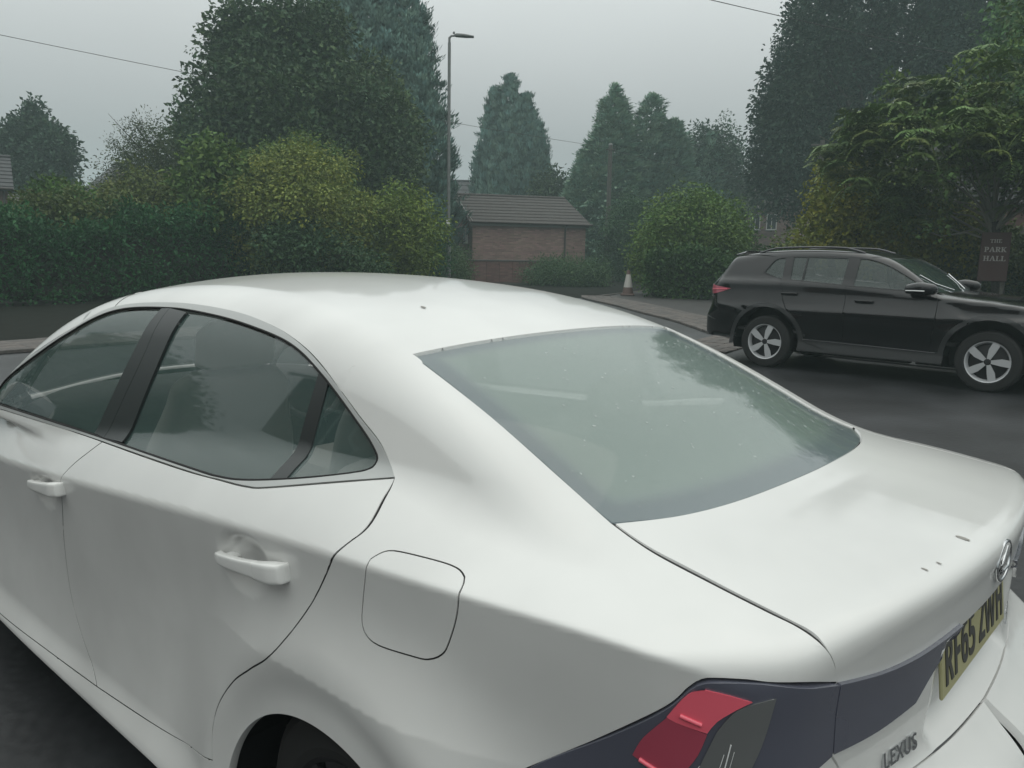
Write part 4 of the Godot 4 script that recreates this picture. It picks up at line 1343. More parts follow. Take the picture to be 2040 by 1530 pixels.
func foliage(parent: Node3D, called: String, mesh: Mesh, places: Array[Transform3D], base: Color, vary: float, warm: float, material: Material) -> void:
	if places.is_empty():
		return
	var mm := MultiMesh.new()
	mm.transform_format = MultiMesh.TRANSFORM_3D
	mm.use_colors = true
	mm.mesh = mesh
	mm.instance_count = places.size()
	for k in places.size():
		mm.set_instance_transform(k, places[k])
		var v := 1.0 + vary * rng.randf_range(-1.0, 1.0)
		var h := warm * rng.randf_range(-1.0, 1.0)
		mm.set_instance_color(k, Color(base.r * v * 1.62 * (1.0 + h), base.g * v * 1.98, base.b * v * 1.5 * (1.0 - h)))
	var o := MultiMeshInstance3D.new()
	o.name = called
	o.multimesh = mm
	o.material_override = material
	o.set_meta("kind", "stuff")
	parent.add_child(o, true)

func any_turn(scale: float) -> Basis:
	var b := Basis(Vector3.UP, rng.randf() * TAU) * Basis(Vector3.RIGHT, rng.randf_range(-.7, .7)) * Basis(Vector3.BACK, rng.randf_range(-.7, .7))
	return b.scaled(Vector3.ONE * scale)

var gaps := FastNoiseLite.new()

# clumps scattered through blobs [centre, radii, weight]; gaps: share of the volume left open
func scatter(blobs: Array, n: int, open_: float, size_lo: float, size_hi: float, shell := .45) -> Array[Transform3D]:
	var out: Array[Transform3D] = []
	var total := 0.0
	for b in blobs:
		total += b[2]
	var off := rng.randf() * 100.0
	for b in blobs:
		var m := int(n * b[2] / total)
		for k in m:
			var d := Vector3(rng.randfn(), rng.randfn(), rng.randfn()).normalized()
			var c: Vector3 = b[0]
			var rad: Vector3 = b[1]
			var lump := 1.0 + .5 * gaps.get_noise_3dv(d * 60.0 + c * 11.0)
			var p := c + d * rad * pow(rng.randf(), shell) * lump
			if gaps.get_noise_3dv(p * 38.0 + Vector3.ONE * off) < (open_ - .5) * .7:
				continue
			if p.y < .1:
				p.y = rng.randf_range(.1, .5)
			out.append(Transform3D(any_turn(rng.randf_range(size_lo, size_hi)), p))
	return out

func trunk_to(parent: Node3D, h: float, r: float, blobs: Array, material: Material, lean := Vector3.ZERO) -> void:
	var st := new_st()
	var top := Vector3(0, h, 0) + lean
	tube_to(st, PackedVector3Array([Vector3(0, -.2, 0), Vector3(0, .2, 0), top * .4 + Vector3(r * .5, 0, 0), top * .75, top]), [r * 1.5, r * 1.1, r * .9, r * .6, r * .25], 9)
	obj("trunk", st.commit(), material, parent)
	st = new_st()
	for b in blobs:
		var c: Vector3 = b[0]
		var t := clampf(c.y * .5 / h, .15, .85)
		var from := top * t
		for k in 4:
			var d := Vector3(rng.randf_range(-1, 1), rng.randf_range(-.1, 1), rng.randf_range(-1, 1)).normalized()
			var to: Vector3 = c + d * b[1] * rng.randf_range(.55, .95)
			var m := from.lerp(to, .5) + Vector3(0, .12 * from.distance_to(to), 0) + Vector3(rng.randf_range(-.2, .2), 0, rng.randf_range(-.2, .2))
			tube_to(st, PackedVector3Array([from, m, to]), [r * .35, r * .2, .012], 5, false)
	obj("limbs", st.commit(), material, parent)

func broad(called: String, label: String, category: String, at: Vector3, h: float, r: float, blobs: Array, n: int, mesh: Mesh, base: Color, open_ := .25, group := "", vary := .35, lo := .8, hi := 1.3) -> Node3D:
	var t := thing(called, label, category, at, 0.0, group)
	trunk_to(t, h, r, blobs, M.bark)
	var places := scatter(blobs, n, open_, lo, hi)
	var rim := []
	for b in blobs:
		rim.append([b[0], b[1] * 1.14, b[2]])
	places.append_array(scatter(rim, n / 9, .42, lo * .5, hi * .6, .12))
	foliage(t, "crown", mesh, places, base, vary, .12, M.leaf)
	return t

# a conifer of one or more tops: [x offset, z offset, height, radius, sharpness]
func conifer(label: String, at: Vector3, tops: Array, n: int, base: Color, size: float, up_tilt: float, bare := .3, category := "conifer") -> Node3D:
	var t := thing("conifer_tree", label, category, at, 0.0)
	var spray := spray_clump(16, 1.0, 7 + tops.size())
	var places: Array[Transform3D] = []
	var total := 0.0
	for p in tops:
		total += p[2] * p[3]
	for p in tops:
		var m := int(n * p[2] * p[3] / total)
		for k in m:
			var y: float = 1.0 - pow(rng.randf(), .62)          # more below
			y = clampf(y, 0.0, 1.0)
			var a := rng.randf() * TAU
			var lump := 1.0 + .30 * gaps.get_noise_3d(cos(a) * 70.0 + p[0] * 9.0, y * p[2] * 26.0, sin(a) * 70.0 + p[2])
			var rad: float = p[3] * pow(1.0 - y, p[4]) * lump * (1.0 if y > .12 else .75 + y * 2.0)
			var f := pow(rng.randf(), .35)
			var q := Vector3(p[0] + cos(a) * rad * f, bare + y * (p[2] - bare), p[1] + sin(a) * rad * f)
			var b := Basis(Vector3.UP, -a) * Basis(Vector3.BACK, up_tilt + .6 * y + rng.randf_range(-.35, .35)) * Basis(Vector3.RIGHT, rng.randf_range(-.6, .6))
			places.append(Transform3D(b.scaled(Vector3.ONE * size * rng.randf_range(.6, 1.25) * (1.0 - .35 * y)), q))
		for k in int(p[2] * 9.0):      # shoots that stand out of the outline
			var y := pow(rng.randf(), .8)
			var a := rng.randf() * TAU
			var rad: float = p[3] * pow(1.0 - y * .97, p[4]) * rng.randf_range(.98, 1.16)
			var q := Vector3(p[0] + cos(a) * rad, bare + y * (p[2] - bare), p[1] + sin(a) * rad)
			for j in 3:
				var b := Basis(Vector3.UP, -a + rng.randf_range(-.3, .3)) * Basis(Vector3.BACK, up_tilt * .8 + .5 * y + rng.randf_range(-.2, .2))
				places.append(Transform3D(b.scaled(Vector3(1.1, .6, .6) * size * rng.randf_range(.6, 1.0)), q - Vector3(cos(a), 0, sin(a)) * .25 * j))
		for k in 26:            # leading shoots
			var y2: float = p[2] - size * .9 * rng.randf()
			places.append(Transform3D((Basis(Vector3.UP, rng.randf() * TAU) * Basis(Vector3.BACK, 1.15 + rng.randf_range(-.3, .3))).scaled(Vector3.ONE * size * .6), Vector3(p[0] + rng.randf_range(-.12, .12), y2, p[1] + rng.randf_range(-.12, .12))))
	var st := new_st()
	for p in tops:
		tube_to(st, PackedVector3Array([Vector3(p[0] * .3, -.2, p[1] * .3), Vector3(p[0], p[2] * .4, p[1]), Vector3(p[0], p[2] * .96, p[1])]), [.26, .17, .02], 8)
	obj("trunk", st.commit(), M.bark, t)
	foliage(t, "crown", spray, places, base, .32, .08, M.needle)
	return t

func hedge(label: String, line: Array, h: float, thick: float, per_metre: int, mesh: Mesh, base: Color, group := "") -> Node3D:
	var t := thing("hedge", label, "hedge", line[0], 0.0, group)
	var places: Array[Transform3D] = []
	var st := new_st()
	for i in line.size() - 1:
		var a: Vector3 = line[i] - line[0]
		var b: Vector3 = line[i + 1] - line[0]
		var along := (b - a).normalized()
		var across := along.cross(Vector3.UP)
		var l := a.distance_to(b)
		var c := (a + b) * .5
		box_to(st, c + Vector3(0, h * .40, 0), Vector3(l, h * .74, thick * .5), Basis(along, Vector3.UP, along.cross(Vector3.UP)), .1)
		for k in int(l * per_metre):
			var s := rng.randf() * l
			var hh := h * (1.0 + .34 * gaps.get_noise_2d((a + along * s).x * 22.0, (a + along * s).z * 22.0))
			var ang := rng.randf_range(-.15, PI + .15)
			var rr := pow(rng.randf(), .3)
			var y := hh * (.5 + .5 * signf(sin(ang)) * pow(absf(sin(ang)), .45) * rr)
			var z := thick * .5 * signf(cos(ang)) * pow(absf(cos(ang)), .4) * rr
			if rng.randf() < .45:
				y = rng.randf() * hh
				z = thick * .5 * (1.0 if rng.randf() < .6 else -1.0) * rng.randf_range(.8, 1.12)
			z += .14 * gaps.get_noise_2d(s * 30.0 + i * 50.0, y * 30.0)
			places.append(Transform3D(any_turn(rng.randf_range(.75, 1.25)), a + along * s + across * z + Vector3(0, maxf(y, .06), 0)))
	obj("inner_twigs", st.commit(), M.soil, t)
	foliage(t, "leaves", mesh, places, base, .42, .10, M.leaf)
	return t

# ------------------------------------------------------------------ ground
func sheet(pts: Array, y: float) -> ArrayMesh:
	var poly := PackedVector2Array()
	for p in pts:
		poly.append(Vector2(p[0], p[1]))
	var st := new_st()
	var idx := Geometry2D.triangulate_polygon(poly)
	for k in range(0, idx.size(), 3):
		var q := []
		for j in 3:
			q.append(V(poly[idx[k + j]].x, y, poly[idx[k + j]].y))
		tri_to(st, q[0], q[1], q[2], Vector3.UP)
	return st.commit()

func block_band(called: String, pts: Array, rows: int, row_w: float, unit: float, y: float, name_: String) -> void:
	# rows of laid blocks that follow a curved edge
	var st := new_st()
	var o := struct(called, sheet_along(pts, rows * row_w * .5 - .01, y - .012), M.kerb1)
	var line := curve(pts, .05)
	var shapes := [box(V(unit - .012, .05, row_w - .01), V(0, -.025, 0), .006)]
	rng.seed = 51
	var run := 0.0
	var next := 0.0
	var count := 0
	for i in line.size() - 1:
		run += line[i].distance_to(line[i + 1])
		if run < next:
			continue
		next += unit
		var d := (line[i + 1] - line[i]).normalized()
		var n := V(-d.z, 0, d.x)
		for r in rows:
			if count >= 298:
				break
			var b := obj(name_, shapes[0], M["kerb%d" % (rng.randi() % 3)], o)
			b.basis = Basis(d, Vector3.UP, d.cross(Vector3.UP))
			b.position = line[i] + d * unit * .5 + n * (r - (rows - 1) * .5) * row_w + V(0, y + rng.randf_range(-.003, .003) - line[i].y, 0)
			count += 1

func sheet_along(pts: Array, half: float, y: float) -> ArrayMesh:
	var line := curve(pts, .3)
	var st := new_st()
	for i in line.size() - 1:
		var d := (line[i + 1] - line[i]).normalized()
		var d2 := (line[mini(i + 2, line.size() - 1)] - line[i]).normalized()
		var n := V(-d.z, 0, d.x) * half
		var n2 := V(-d2.z, 0, d2.x) * half
		var a := line[i]
		var b := line[i + 1]
		a.y = y
		b.y = y
		quad_to(st, a - n, a + n, b + n2, b - n2, Vector3.UP)
	return st.commit()

func build_ground() -> void:
	struct("ground", sheet([[-260, -260], [120, -260], [120, 120], [-260, 120]], -.02), M.soil)
	struct("street", sheet([[-8.2, 40], [-8.2, 14], [60, 14], [60, -11.2], [3, -11.2], [-1.0, -11.9], [-2.4, -12.9], [-4.5, -14.9], [-8.4, -17.9], [-11.0, -19.6], [-12.0, -19.0], [-9.0, -5.0]], .004), M.asphalt)
	struct("main_road", sheet([[-17.1, 60], [-17.1, 0], [-17.3, -6], [-20.0, -24], [-21.2, -30], [-24.5, -42], [-30, -62], [-21.5, -62], [-15.2, -38], [-12.6, -24], [-11.2, -19.7], [-9.2, -14], [-7.4, -2], [-7.4, 60]], 0.0), M.road_brown)
	var corner := [V(-11.6, .05, -20.4), V(-10.6, .05, -19.3), V(-8.4, .05, -17.7), V(-6.4, .05, -16.05), V(-4.5, .05, -14.55), V(-3.3, .05, -13.45), V(-2.3, .05, -12.5), V(-1.0, .05, -11.6), V(1.0, .05, -11.3)]
	var back := []
	for p in corner:
		back.append([p.x + .2, p.z - .3])
	back.append_array([[3, -11.5], [60, -11.7], [60, -40], [-6, -40], [-15.0, -40], [-12.7, -24]])
	struct("footway", sheet(back, .045), M.footway)
	block_band("kerb", corner, 5, .24, .42, .055, "kerb_block")
	block_band("kerb_edge", [V(-11.7, .05, -20.6), V(-12.5, .05, -23.8), V(-14.0, .05, -30.0), V(-16.5, .05, -40.0)], 1, .16, .9, .06, "kerb_stone")
	block_band("crossing_strip", [V(-1.55, .05, -9.5), V(-1.75, .05, -10.6), V(-1.95, .05, -11.6)], 5, .2, .3, .03, "paving_block")
	block_band("kerb_line", [V(-.4, .05, -10.62), V(.5, .05, -10.55), V(3.0, .05, -10.5), V(10, .05, -10.5)], 1, .16, .9, .075, "kerb_stone")
	block_band("far_kerb", [V(-8.2, .05, 9), V(-8.3, .05, 2), V(-8.35, .05, -2.5), V(-8.8, .05, -6)], 5, .26, .5, .055, "kerb_block")

# ------------------------------------------------------------------ buildings
# own axes: x along the front, y up, z towards the viewer; the front is at z = 0 and the body runs back from it
func gabled(called: String, label: String, category: String, at: Vector3, turn: float, w: float, d: float, eaves: float, ridge: float, wall_mat: Material, roof_mat: Material, courses: int, group := "") -> Node3D:
	var t := thing(called, label, category, at, turn, group)
	var st := new_st()
	box_to(st, V(0, eaves * .5, -d * .5), V(w, eaves, d))
	for s in [-1.0, 1.0]:
		tri_to(st, V(w * .5 * s, eaves, 0), V(w * .5 * s, eaves, -d), V(w * .5 * s, ridge - .1, -d * .5), V(s, 0, 0))
	obj("wall", st.commit(), wall_mat, t)
	# tiles laid in overlapping courses on both slopes
	var over := .28
	var run := V(0, ridge - eaves, d * .5)
	for side in [1.0, -1.0]:
		for k in courses:
			var t0 := float(k) / courses
			var t1 := float(k + 1) / courses
			var foot := V(0, lerpf(eaves - .12, ridge, t0), 0)
			var head := V(0, lerpf(eaves - .12, ridge, t1), 0)
			var z0 := lerpf(over, -d * .5, t0)
			var z1 := lerpf(over, -d * .5, t1)
			if side < 0.0:
				z0 = -d - z0
				z1 = -d - z1
			var cst := new_st()
			var a := V(-w * .5 - .22, foot.y + .055, z0)
			var b := V(w * .5 + .22, foot.y + .055, z0)
			var c := V(w * .5 + .22, head.y + .02, z1)
			var e := V(-w * .5 - .22, head.y + .02, z1)
			var n := V(0, 1, side * .5)
			quad_to(cst, a, b, c, e, n)
			quad_to(cst, a - V(0, .06, 0), b - V(0, .06, 0), b, a, V(0, 0, side))
			quad_to(cst, a, e, e - V(0, .08, 0), a - V(0, .08, 0), V(-1, 0, 0))
			quad_to(cst, b, c, c - V(0, .08, 0), b - V(0, .08, 0), V(1, 0, 0))
			obj("tile_course", cst.commit(), roof_mat, t)
	obj("ridge_tiles", tube([V(-w * .5 - .22, ridge + .03, -d * .5), V(w * .5 + .22, ridge + .03, -d * .5)], [.09], 8), roof_mat, t)
	return t

func window_in(t: Node3D, at: Vector3, w: float, h: float, face: float, bars := 1) -> void:
	var b := Basis(Vector3.UP, face)
	var f := new_st()
	var s := .06
	box_to(f, V(0, h * .5 - s * .5, 0), V(w, s, .08))
	box_to(f, V(0, -h * .5 + s * .5, 0), V(w, s, .08))
	for x in [-1.0, 1.0]:
		box_to(f, V(x * (w * .5 - s * .5), 0, 0), V(s, h - 2 * s, .08))
	for k in bars:
		box_to(f, V(w * ((k + 1.0) / (bars + 1.0) - .5), 0, 0), V(.05, h - 2 * s, .06))
	var o := obj("window", f.commit(), M.white_frame, t)
	o.position = at
	o.basis = b
	obj("pane", box(V(w - .1, h - .1, .02)), M.window_dark, o)
	obj("sill", box(V(w + .12, .06, .16), V(0, -h * .5 - .03, .03), .01), M.fascia, o)

func build_buildings() -> void:
	# long low brick building across the side road
	var shed := gabled("brick_outbuilding", "long low reddish brick outbuilding with shallow brown tiled roof across the side road", "building", spot(.84, 43.0), FACE + .315, 6.3, 7.4, 3.0, 4.5, M.brick, M.roof_tile, 9)
	obj("fascia", box(V(6.6, .20, .04), V(0, 2.85, .10)), M.fascia, shed)
	obj("gutter", tube([V(-3.3, 2.94, .31), V(3.4, 2.91, .31)], [.055], 8), M.brown_pipe, shed)
	obj("downpipe", tube([V(1.95, 2.9, .29), V(1.95, 2.7, .07), V(1.95, .1, .06)], [.045], 8), M.brown_pipe, shed)
	obj("verge_board", box(V(.04, .18, 4.2), V(-3.2, 3.68, -1.75), 0.0, Basis(Vector3.RIGHT, .385)), M.fascia, shed)
	window_in(shed, V(-3.17, 2.25, -1.3), .7, .8, -PI / 2)
	var gw := thing("garden_wall", "low brick garden wall in front of the outbuilding", "wall", spot(-.4, 38.6), FACE + .25)
	for k in 7:
		var seg := obj("wall_section", box(V(.62, 1.0, .22), V((k - 3) * .63, .5, 0), .01), M.brick_dark, gw)
		obj("coping", box(V(.625, .07, .30), V((k - 3) * .63, 1.035, 0), .015), M.kerb1, seg)
	# brick house far right, behind the trees
	var house := gabled("brick_house", "red brick house with brown roof and white windows between the bush and the poplars", "house", spot(16.6, 62.0), FACE - .5, 9.0, 7.0, 5.0, 7.0, M.brick, M.roof_tile, 8)
	for x in [-2.3, -1.1, 1.6, 2.8]:
		window_in(house, V(x, 3.9, .02), .75, 1.15, 0.0)
	window_in(house, V(0, 1.5, .02), 1.6, 1.2, 0.0, 2)
	obj("downpipe", tube([V(-.3, 4.9, .07), V(-.3, .1, .07)], [.05], 8), M.brown_pipe, house)
	obj("chimney", box(V(.9, 1.6, .7), V(-1.6, 7.2, -3.5), .03), M.brick_dark, house)
	# houses at the left edge
	var left := gabled("brick_bungalow", "dark brick bungalow with slate roof at the left edge behind the hedge", "house", spot(-24.1, 32.0), FACE + .56, 7.4, 6.0, 3.7, 5.2, M.brick_dark, M.slate, 9)
	obj("gutter", tube([V(-3.8, 3.68, .30), V(3.9, 3.68, .30)], [.055], 8), M.brown_pipe, left)
	obj("downpipe", tube([V(3.55, 3.6, .07), V(3.55, .1, .07)], [.045], 8), M.brown_pipe, left)
	window_in(left, V(2.2, 2.2, .02), 1.1, 1.1, 0.0)
	var garage := gabled("garden_room", "small pale roofed garden room just right of the bungalow at the left edge", "building", spot(-21.4, 35.5), FACE + .5, 1.2, 2.6, 2.9, 3.5, M.brick_dark, M.fascia, 5)
	window_in(garage, V(0, 1.8, .02), .7, .9, 0.0)
	gabled("house", "house with a dark roof rising behind the yew at the left edge", "house", spot(-39.2, 60.0), FACE + .3, 9.0, 8.0, 5.4, 9.3, M.brick_dark, M.slate, 8, "houses behind the trees")
	gabled("house", "house whose dark roof shows between the yew and the plum bush", "house", spot(-32.6, 61.0), FACE - .9, 5.0, 6.4, 4.6, 7.6, M.brick_dark, M.slate, 8, "houses behind the trees")
	gabled("house", "house whose dark roof slopes down just behind the lamp post", "house", spot(-7.4, 62.0), FACE + .1, 8.6, 7.0, 3.9, 6.9, M.brick_dark, M.slate, 8, "houses behind the trees")
	var white := gabled("house", "house with a pale gable peeping between outbuilding roof and twin conifers", "house", spot(4.6, 72.0), FACE + 1.2, 6.0, 5.4, 4.4, 6.6, M.brick_dark, M.slate, 8, "houses behind the trees")
	obj("white_gable_board", box(V(.06, .8, 2.6), V(3.05, 5.0, -2.7), .02), M.white_frame, white)
	# out of view: a house placed to darken the near side of the saloon
	for e in [[-1.5, "near"]]:
		var row := gabled("unseen_house", "unseen brick house behind the photographer, placed to darken the near side of the saloon", "house", V(e[0], 0, 7.6), PI, 10.0, 8.0, 5.3, 8.0, M.brick, M.roof_tile, 6)
		for x in [-3.0, 0.0, 3.0]:
			window_in(row, V(x, 4.0, .02), 1.3, 1.2, 0.0)
			window_in(row, V(x, 1.4, .02), 1.3 if x != 0.0 else .9, 1.3, 0.0)
	# hall behind the trees on the right, with its board
	var hall := gabled("hall_building", "dark brick hall half hidden under the trees behind the black car", "building", spot(15.6, 27.0), FACE - .2, 7.0, 8.0, 3.4, 5.6, M.brick_dark, M.slate, 8)
	obj("doorway", box(V(1.3, 2.1, .10), V(.4, 1.05, .02), .02), M.window_dark, hall)
	obj("door_post", box(V(.35, 2.7, .35), V(-1.0, 1.35, .18), .02), M.brick_dark, hall)
	obj("door_lintel", box(V(2.6, .3, .3), V(.3, 2.35, .16), .02), M.kerb1, hall)
	window_in(hall, V(-2.3, 1.8, .02), .9, 1.1, 0.0)
	obj("white_gable_board", box(V(.55, .30, .08), V(2.0, 2.45, .12), .02), M.white_frame, hall)
	var sign := thing("name_board", "dark red name board with white capital letters under the trees at right edge", "sign", spot(11.45, 19.4), FACE - .35)
	obj("board", box(V(.62, 1.15, .07), V(0, 1.55, 0), .01), M.sign_red, sign)
	for x in [-.24, .24]:
		obj("post", box(V(.09, 1.1, .09), V(x, .5, -.08), .008), M.pole_wood, sign)
	for e in [["THE", 1.92, .085], ["PARK", 1.72, .12], ["HALL", 1.51, .12]]:
		var l := obj("letters", lettering(e[0], e[2], .015, "Droid Serif"), M.sign_letter, sign)
		l.position = V(0, e[1], .042)

# ------------------------------------------------------------------ street furniture
func build_furniture() -> void:
	var lp := thing("street_lamp", "tall grey street lamp column with a flat lantern standing in the left hedge line", "street lamp", spot(-2.72, 33.6), FACE)
	obj("column", tube([V(0, 0, 0), V(0, 1.6, 0), V(0, 1.62, 0), V(.02, 9.6, 0)], [.105, .105, .075, .06], 14), M.galvanised, lp)
	obj("bracket", tube([V(.02, 9.55, 0), V(.02, 9.78, 0), V(.10, 9.86, 0), V(.30, 9.86, .02)], [.05, .05, .04, .035], 10), M.galvanised, lp)
	obj("lantern", loft(swept([V(.22, 9.87, .02), V(.34, 9.88, .02), V(.62, 9.86, .03), V(.95, 9.83, .04), V(.99, 9.83, .04)], [[.04, .05], [.07, .11], [.065, .14], [.035, .12], [.02, .08]]), Vector3.UP, V(0, 0, 1), 16, 3.0), M.galvanised, lp)
	obj("photocell", lathe([Vector2(.045, 9.95), Vector2(.045, 10.02), Vector2(.02, 10.04)], 12), M.galvanised, lp).position = V(.2, -.02, .02)
	obj("number_tag", box(V(.16, .20, .02), V(0, 2.62, .08)), M.white_frame, lp)
	var pole := thing("telegraph_pole", "weathered telegraph pole in front of the twin conifers", "telegraph pole", spot(5.25, 46.0), FACE, "telegraph poles")
	obj("shaft", tube([V(0, 0, 0), V(0, 7.35, 0)], [.15, .11], 12), M.pole_wood, pole)
	obj("cap", lathe([Vector2(.13, 7.35), Vector2(.11, 7.42), Vector2(.01, 7.46)], 12), M.galvanised, pole)
	obj("insulator", box(V(.5, .06, .06), V(0, 7.1, .1), .01), M.pole_wood, pole)
	var pole2 := thing("telegraph_pole", "slim telegraph pole with cross arm in front of the poplars", "telegraph pole", spot(11.8, 32.0), FACE, "telegraph poles")
	obj("shaft", tube([V(0, 0, 0), V(0, 5.9, 0)], [.12, .08], 12), M.pole_wood, pole2)
	obj("cross_arm", box(V(.9, .07, .07), V(0, 5.7, .08), .01), M.pole_wood, pole2)
	for e in [[spot(-24, 17.5, 8.3), spot(5.2, 45.9, 7.2), .35, "thin cable crossing the upper left sky to the telegraph pole"], [spot(-3.0, 17.0, 7.95), spot(17.5, 28.5, 7.8), .12, "thin cable crossing the upper right sky into the poplars"], [spot(5.3, 46.0, 7.1), spot(30, 70, 7.0), .5, "thin cable running on from the telegraph pole behind the trees"]]:
		var pts := []
		for k in 25:
			var t := k / 24.0
			pts.append(e[0].lerp(e[1], t) - V(0, e[2] * 4.0 * t * (1.0 - t), 0))
		tag(obj("overhead_cable", tube(pts, [.0095], 6), M.cable), e[3], "cable", "overhead cables")
	var cone := thing("traffic_cone", "faded white traffic cone on dark base at the bush corner of the side road", "traffic cone", V(-11.25, .045, -21.6))
	obj("base", box(V(.46, .06, .46), V(0, .03, 0), .02, Basis(Vector3.UP, .5)), M.cone_base, cone)
	obj("cone_foot", lathe([Vector2(.19, .06), Vector2(.155, .28)], 24), M.cone_base, cone)
	obj("cone_sleeve", lathe([Vector2(.156, .28), Vector2(.155, .285), Vector2(.075, .72)], 24), M.cone_white, cone)
	obj("cone_tip", lathe([Vector2(.075, .72), Vector2(.055, .84), Vector2(.045, .86), Vector2(.01, .865)], 24), M.cone_base, cone)
	# pale car far off before the brick house
	var far := thing("distant_car", "small pale car parked before the brick house, between bush and poplars", "car", spot(14.6, 52.0), FACE + .3)
	obj("body", loft(swept([V(-2.0, .65, 0), V(-1.7, .68, 0), V(0, .70, 0), V(1.5, .66, 0), V(2.0, .58, 0)], [[.2, .6], [.36, .82], [.38, .85], [.34, .82], [.18, .6]]), Vector3.UP, V(0, 0, 1), 16, 3.5), M.white_plain, far)
	obj("cabin", loft(swept([V(-1.5, 1.12, 0), V(-1.1, 1.18, 0), V(.2, 1.2, 0), V(.9, 1.05, 0)], [[.1, .55], [.26, .66], [.26, .66], [.06, .55]]), Vector3.UP, V(0, 0, 1), 14, 3.0), M.window_dark, far)
	obj("roof", loft(swept([V(-1.15, 1.42, 0), V(-.9, 1.45, 0), V(.0, 1.46, 0), V(.25, 1.43, 0)], [[.02, .5], [.035, .6], [.035, .6], [.02, .5]]), Vector3.UP, V(0, 0, 1), 14, 3.0), M.white_plain, far)
	for x in [-1.25, 1.3]:
		for s in [-1.0, 1.0]:
			var w := obj("wheel", lathe([Vector2(.01, -.1), Vector2(.29, -.1), Vector2(.31, 0), Vector2(.29, .1), Vector2(.01, .1)], 20), M.rubber, far)
			w.basis = Basis(Vector3.RIGHT, PI / 2)
			w.position = V(x, .31, .74 * s)

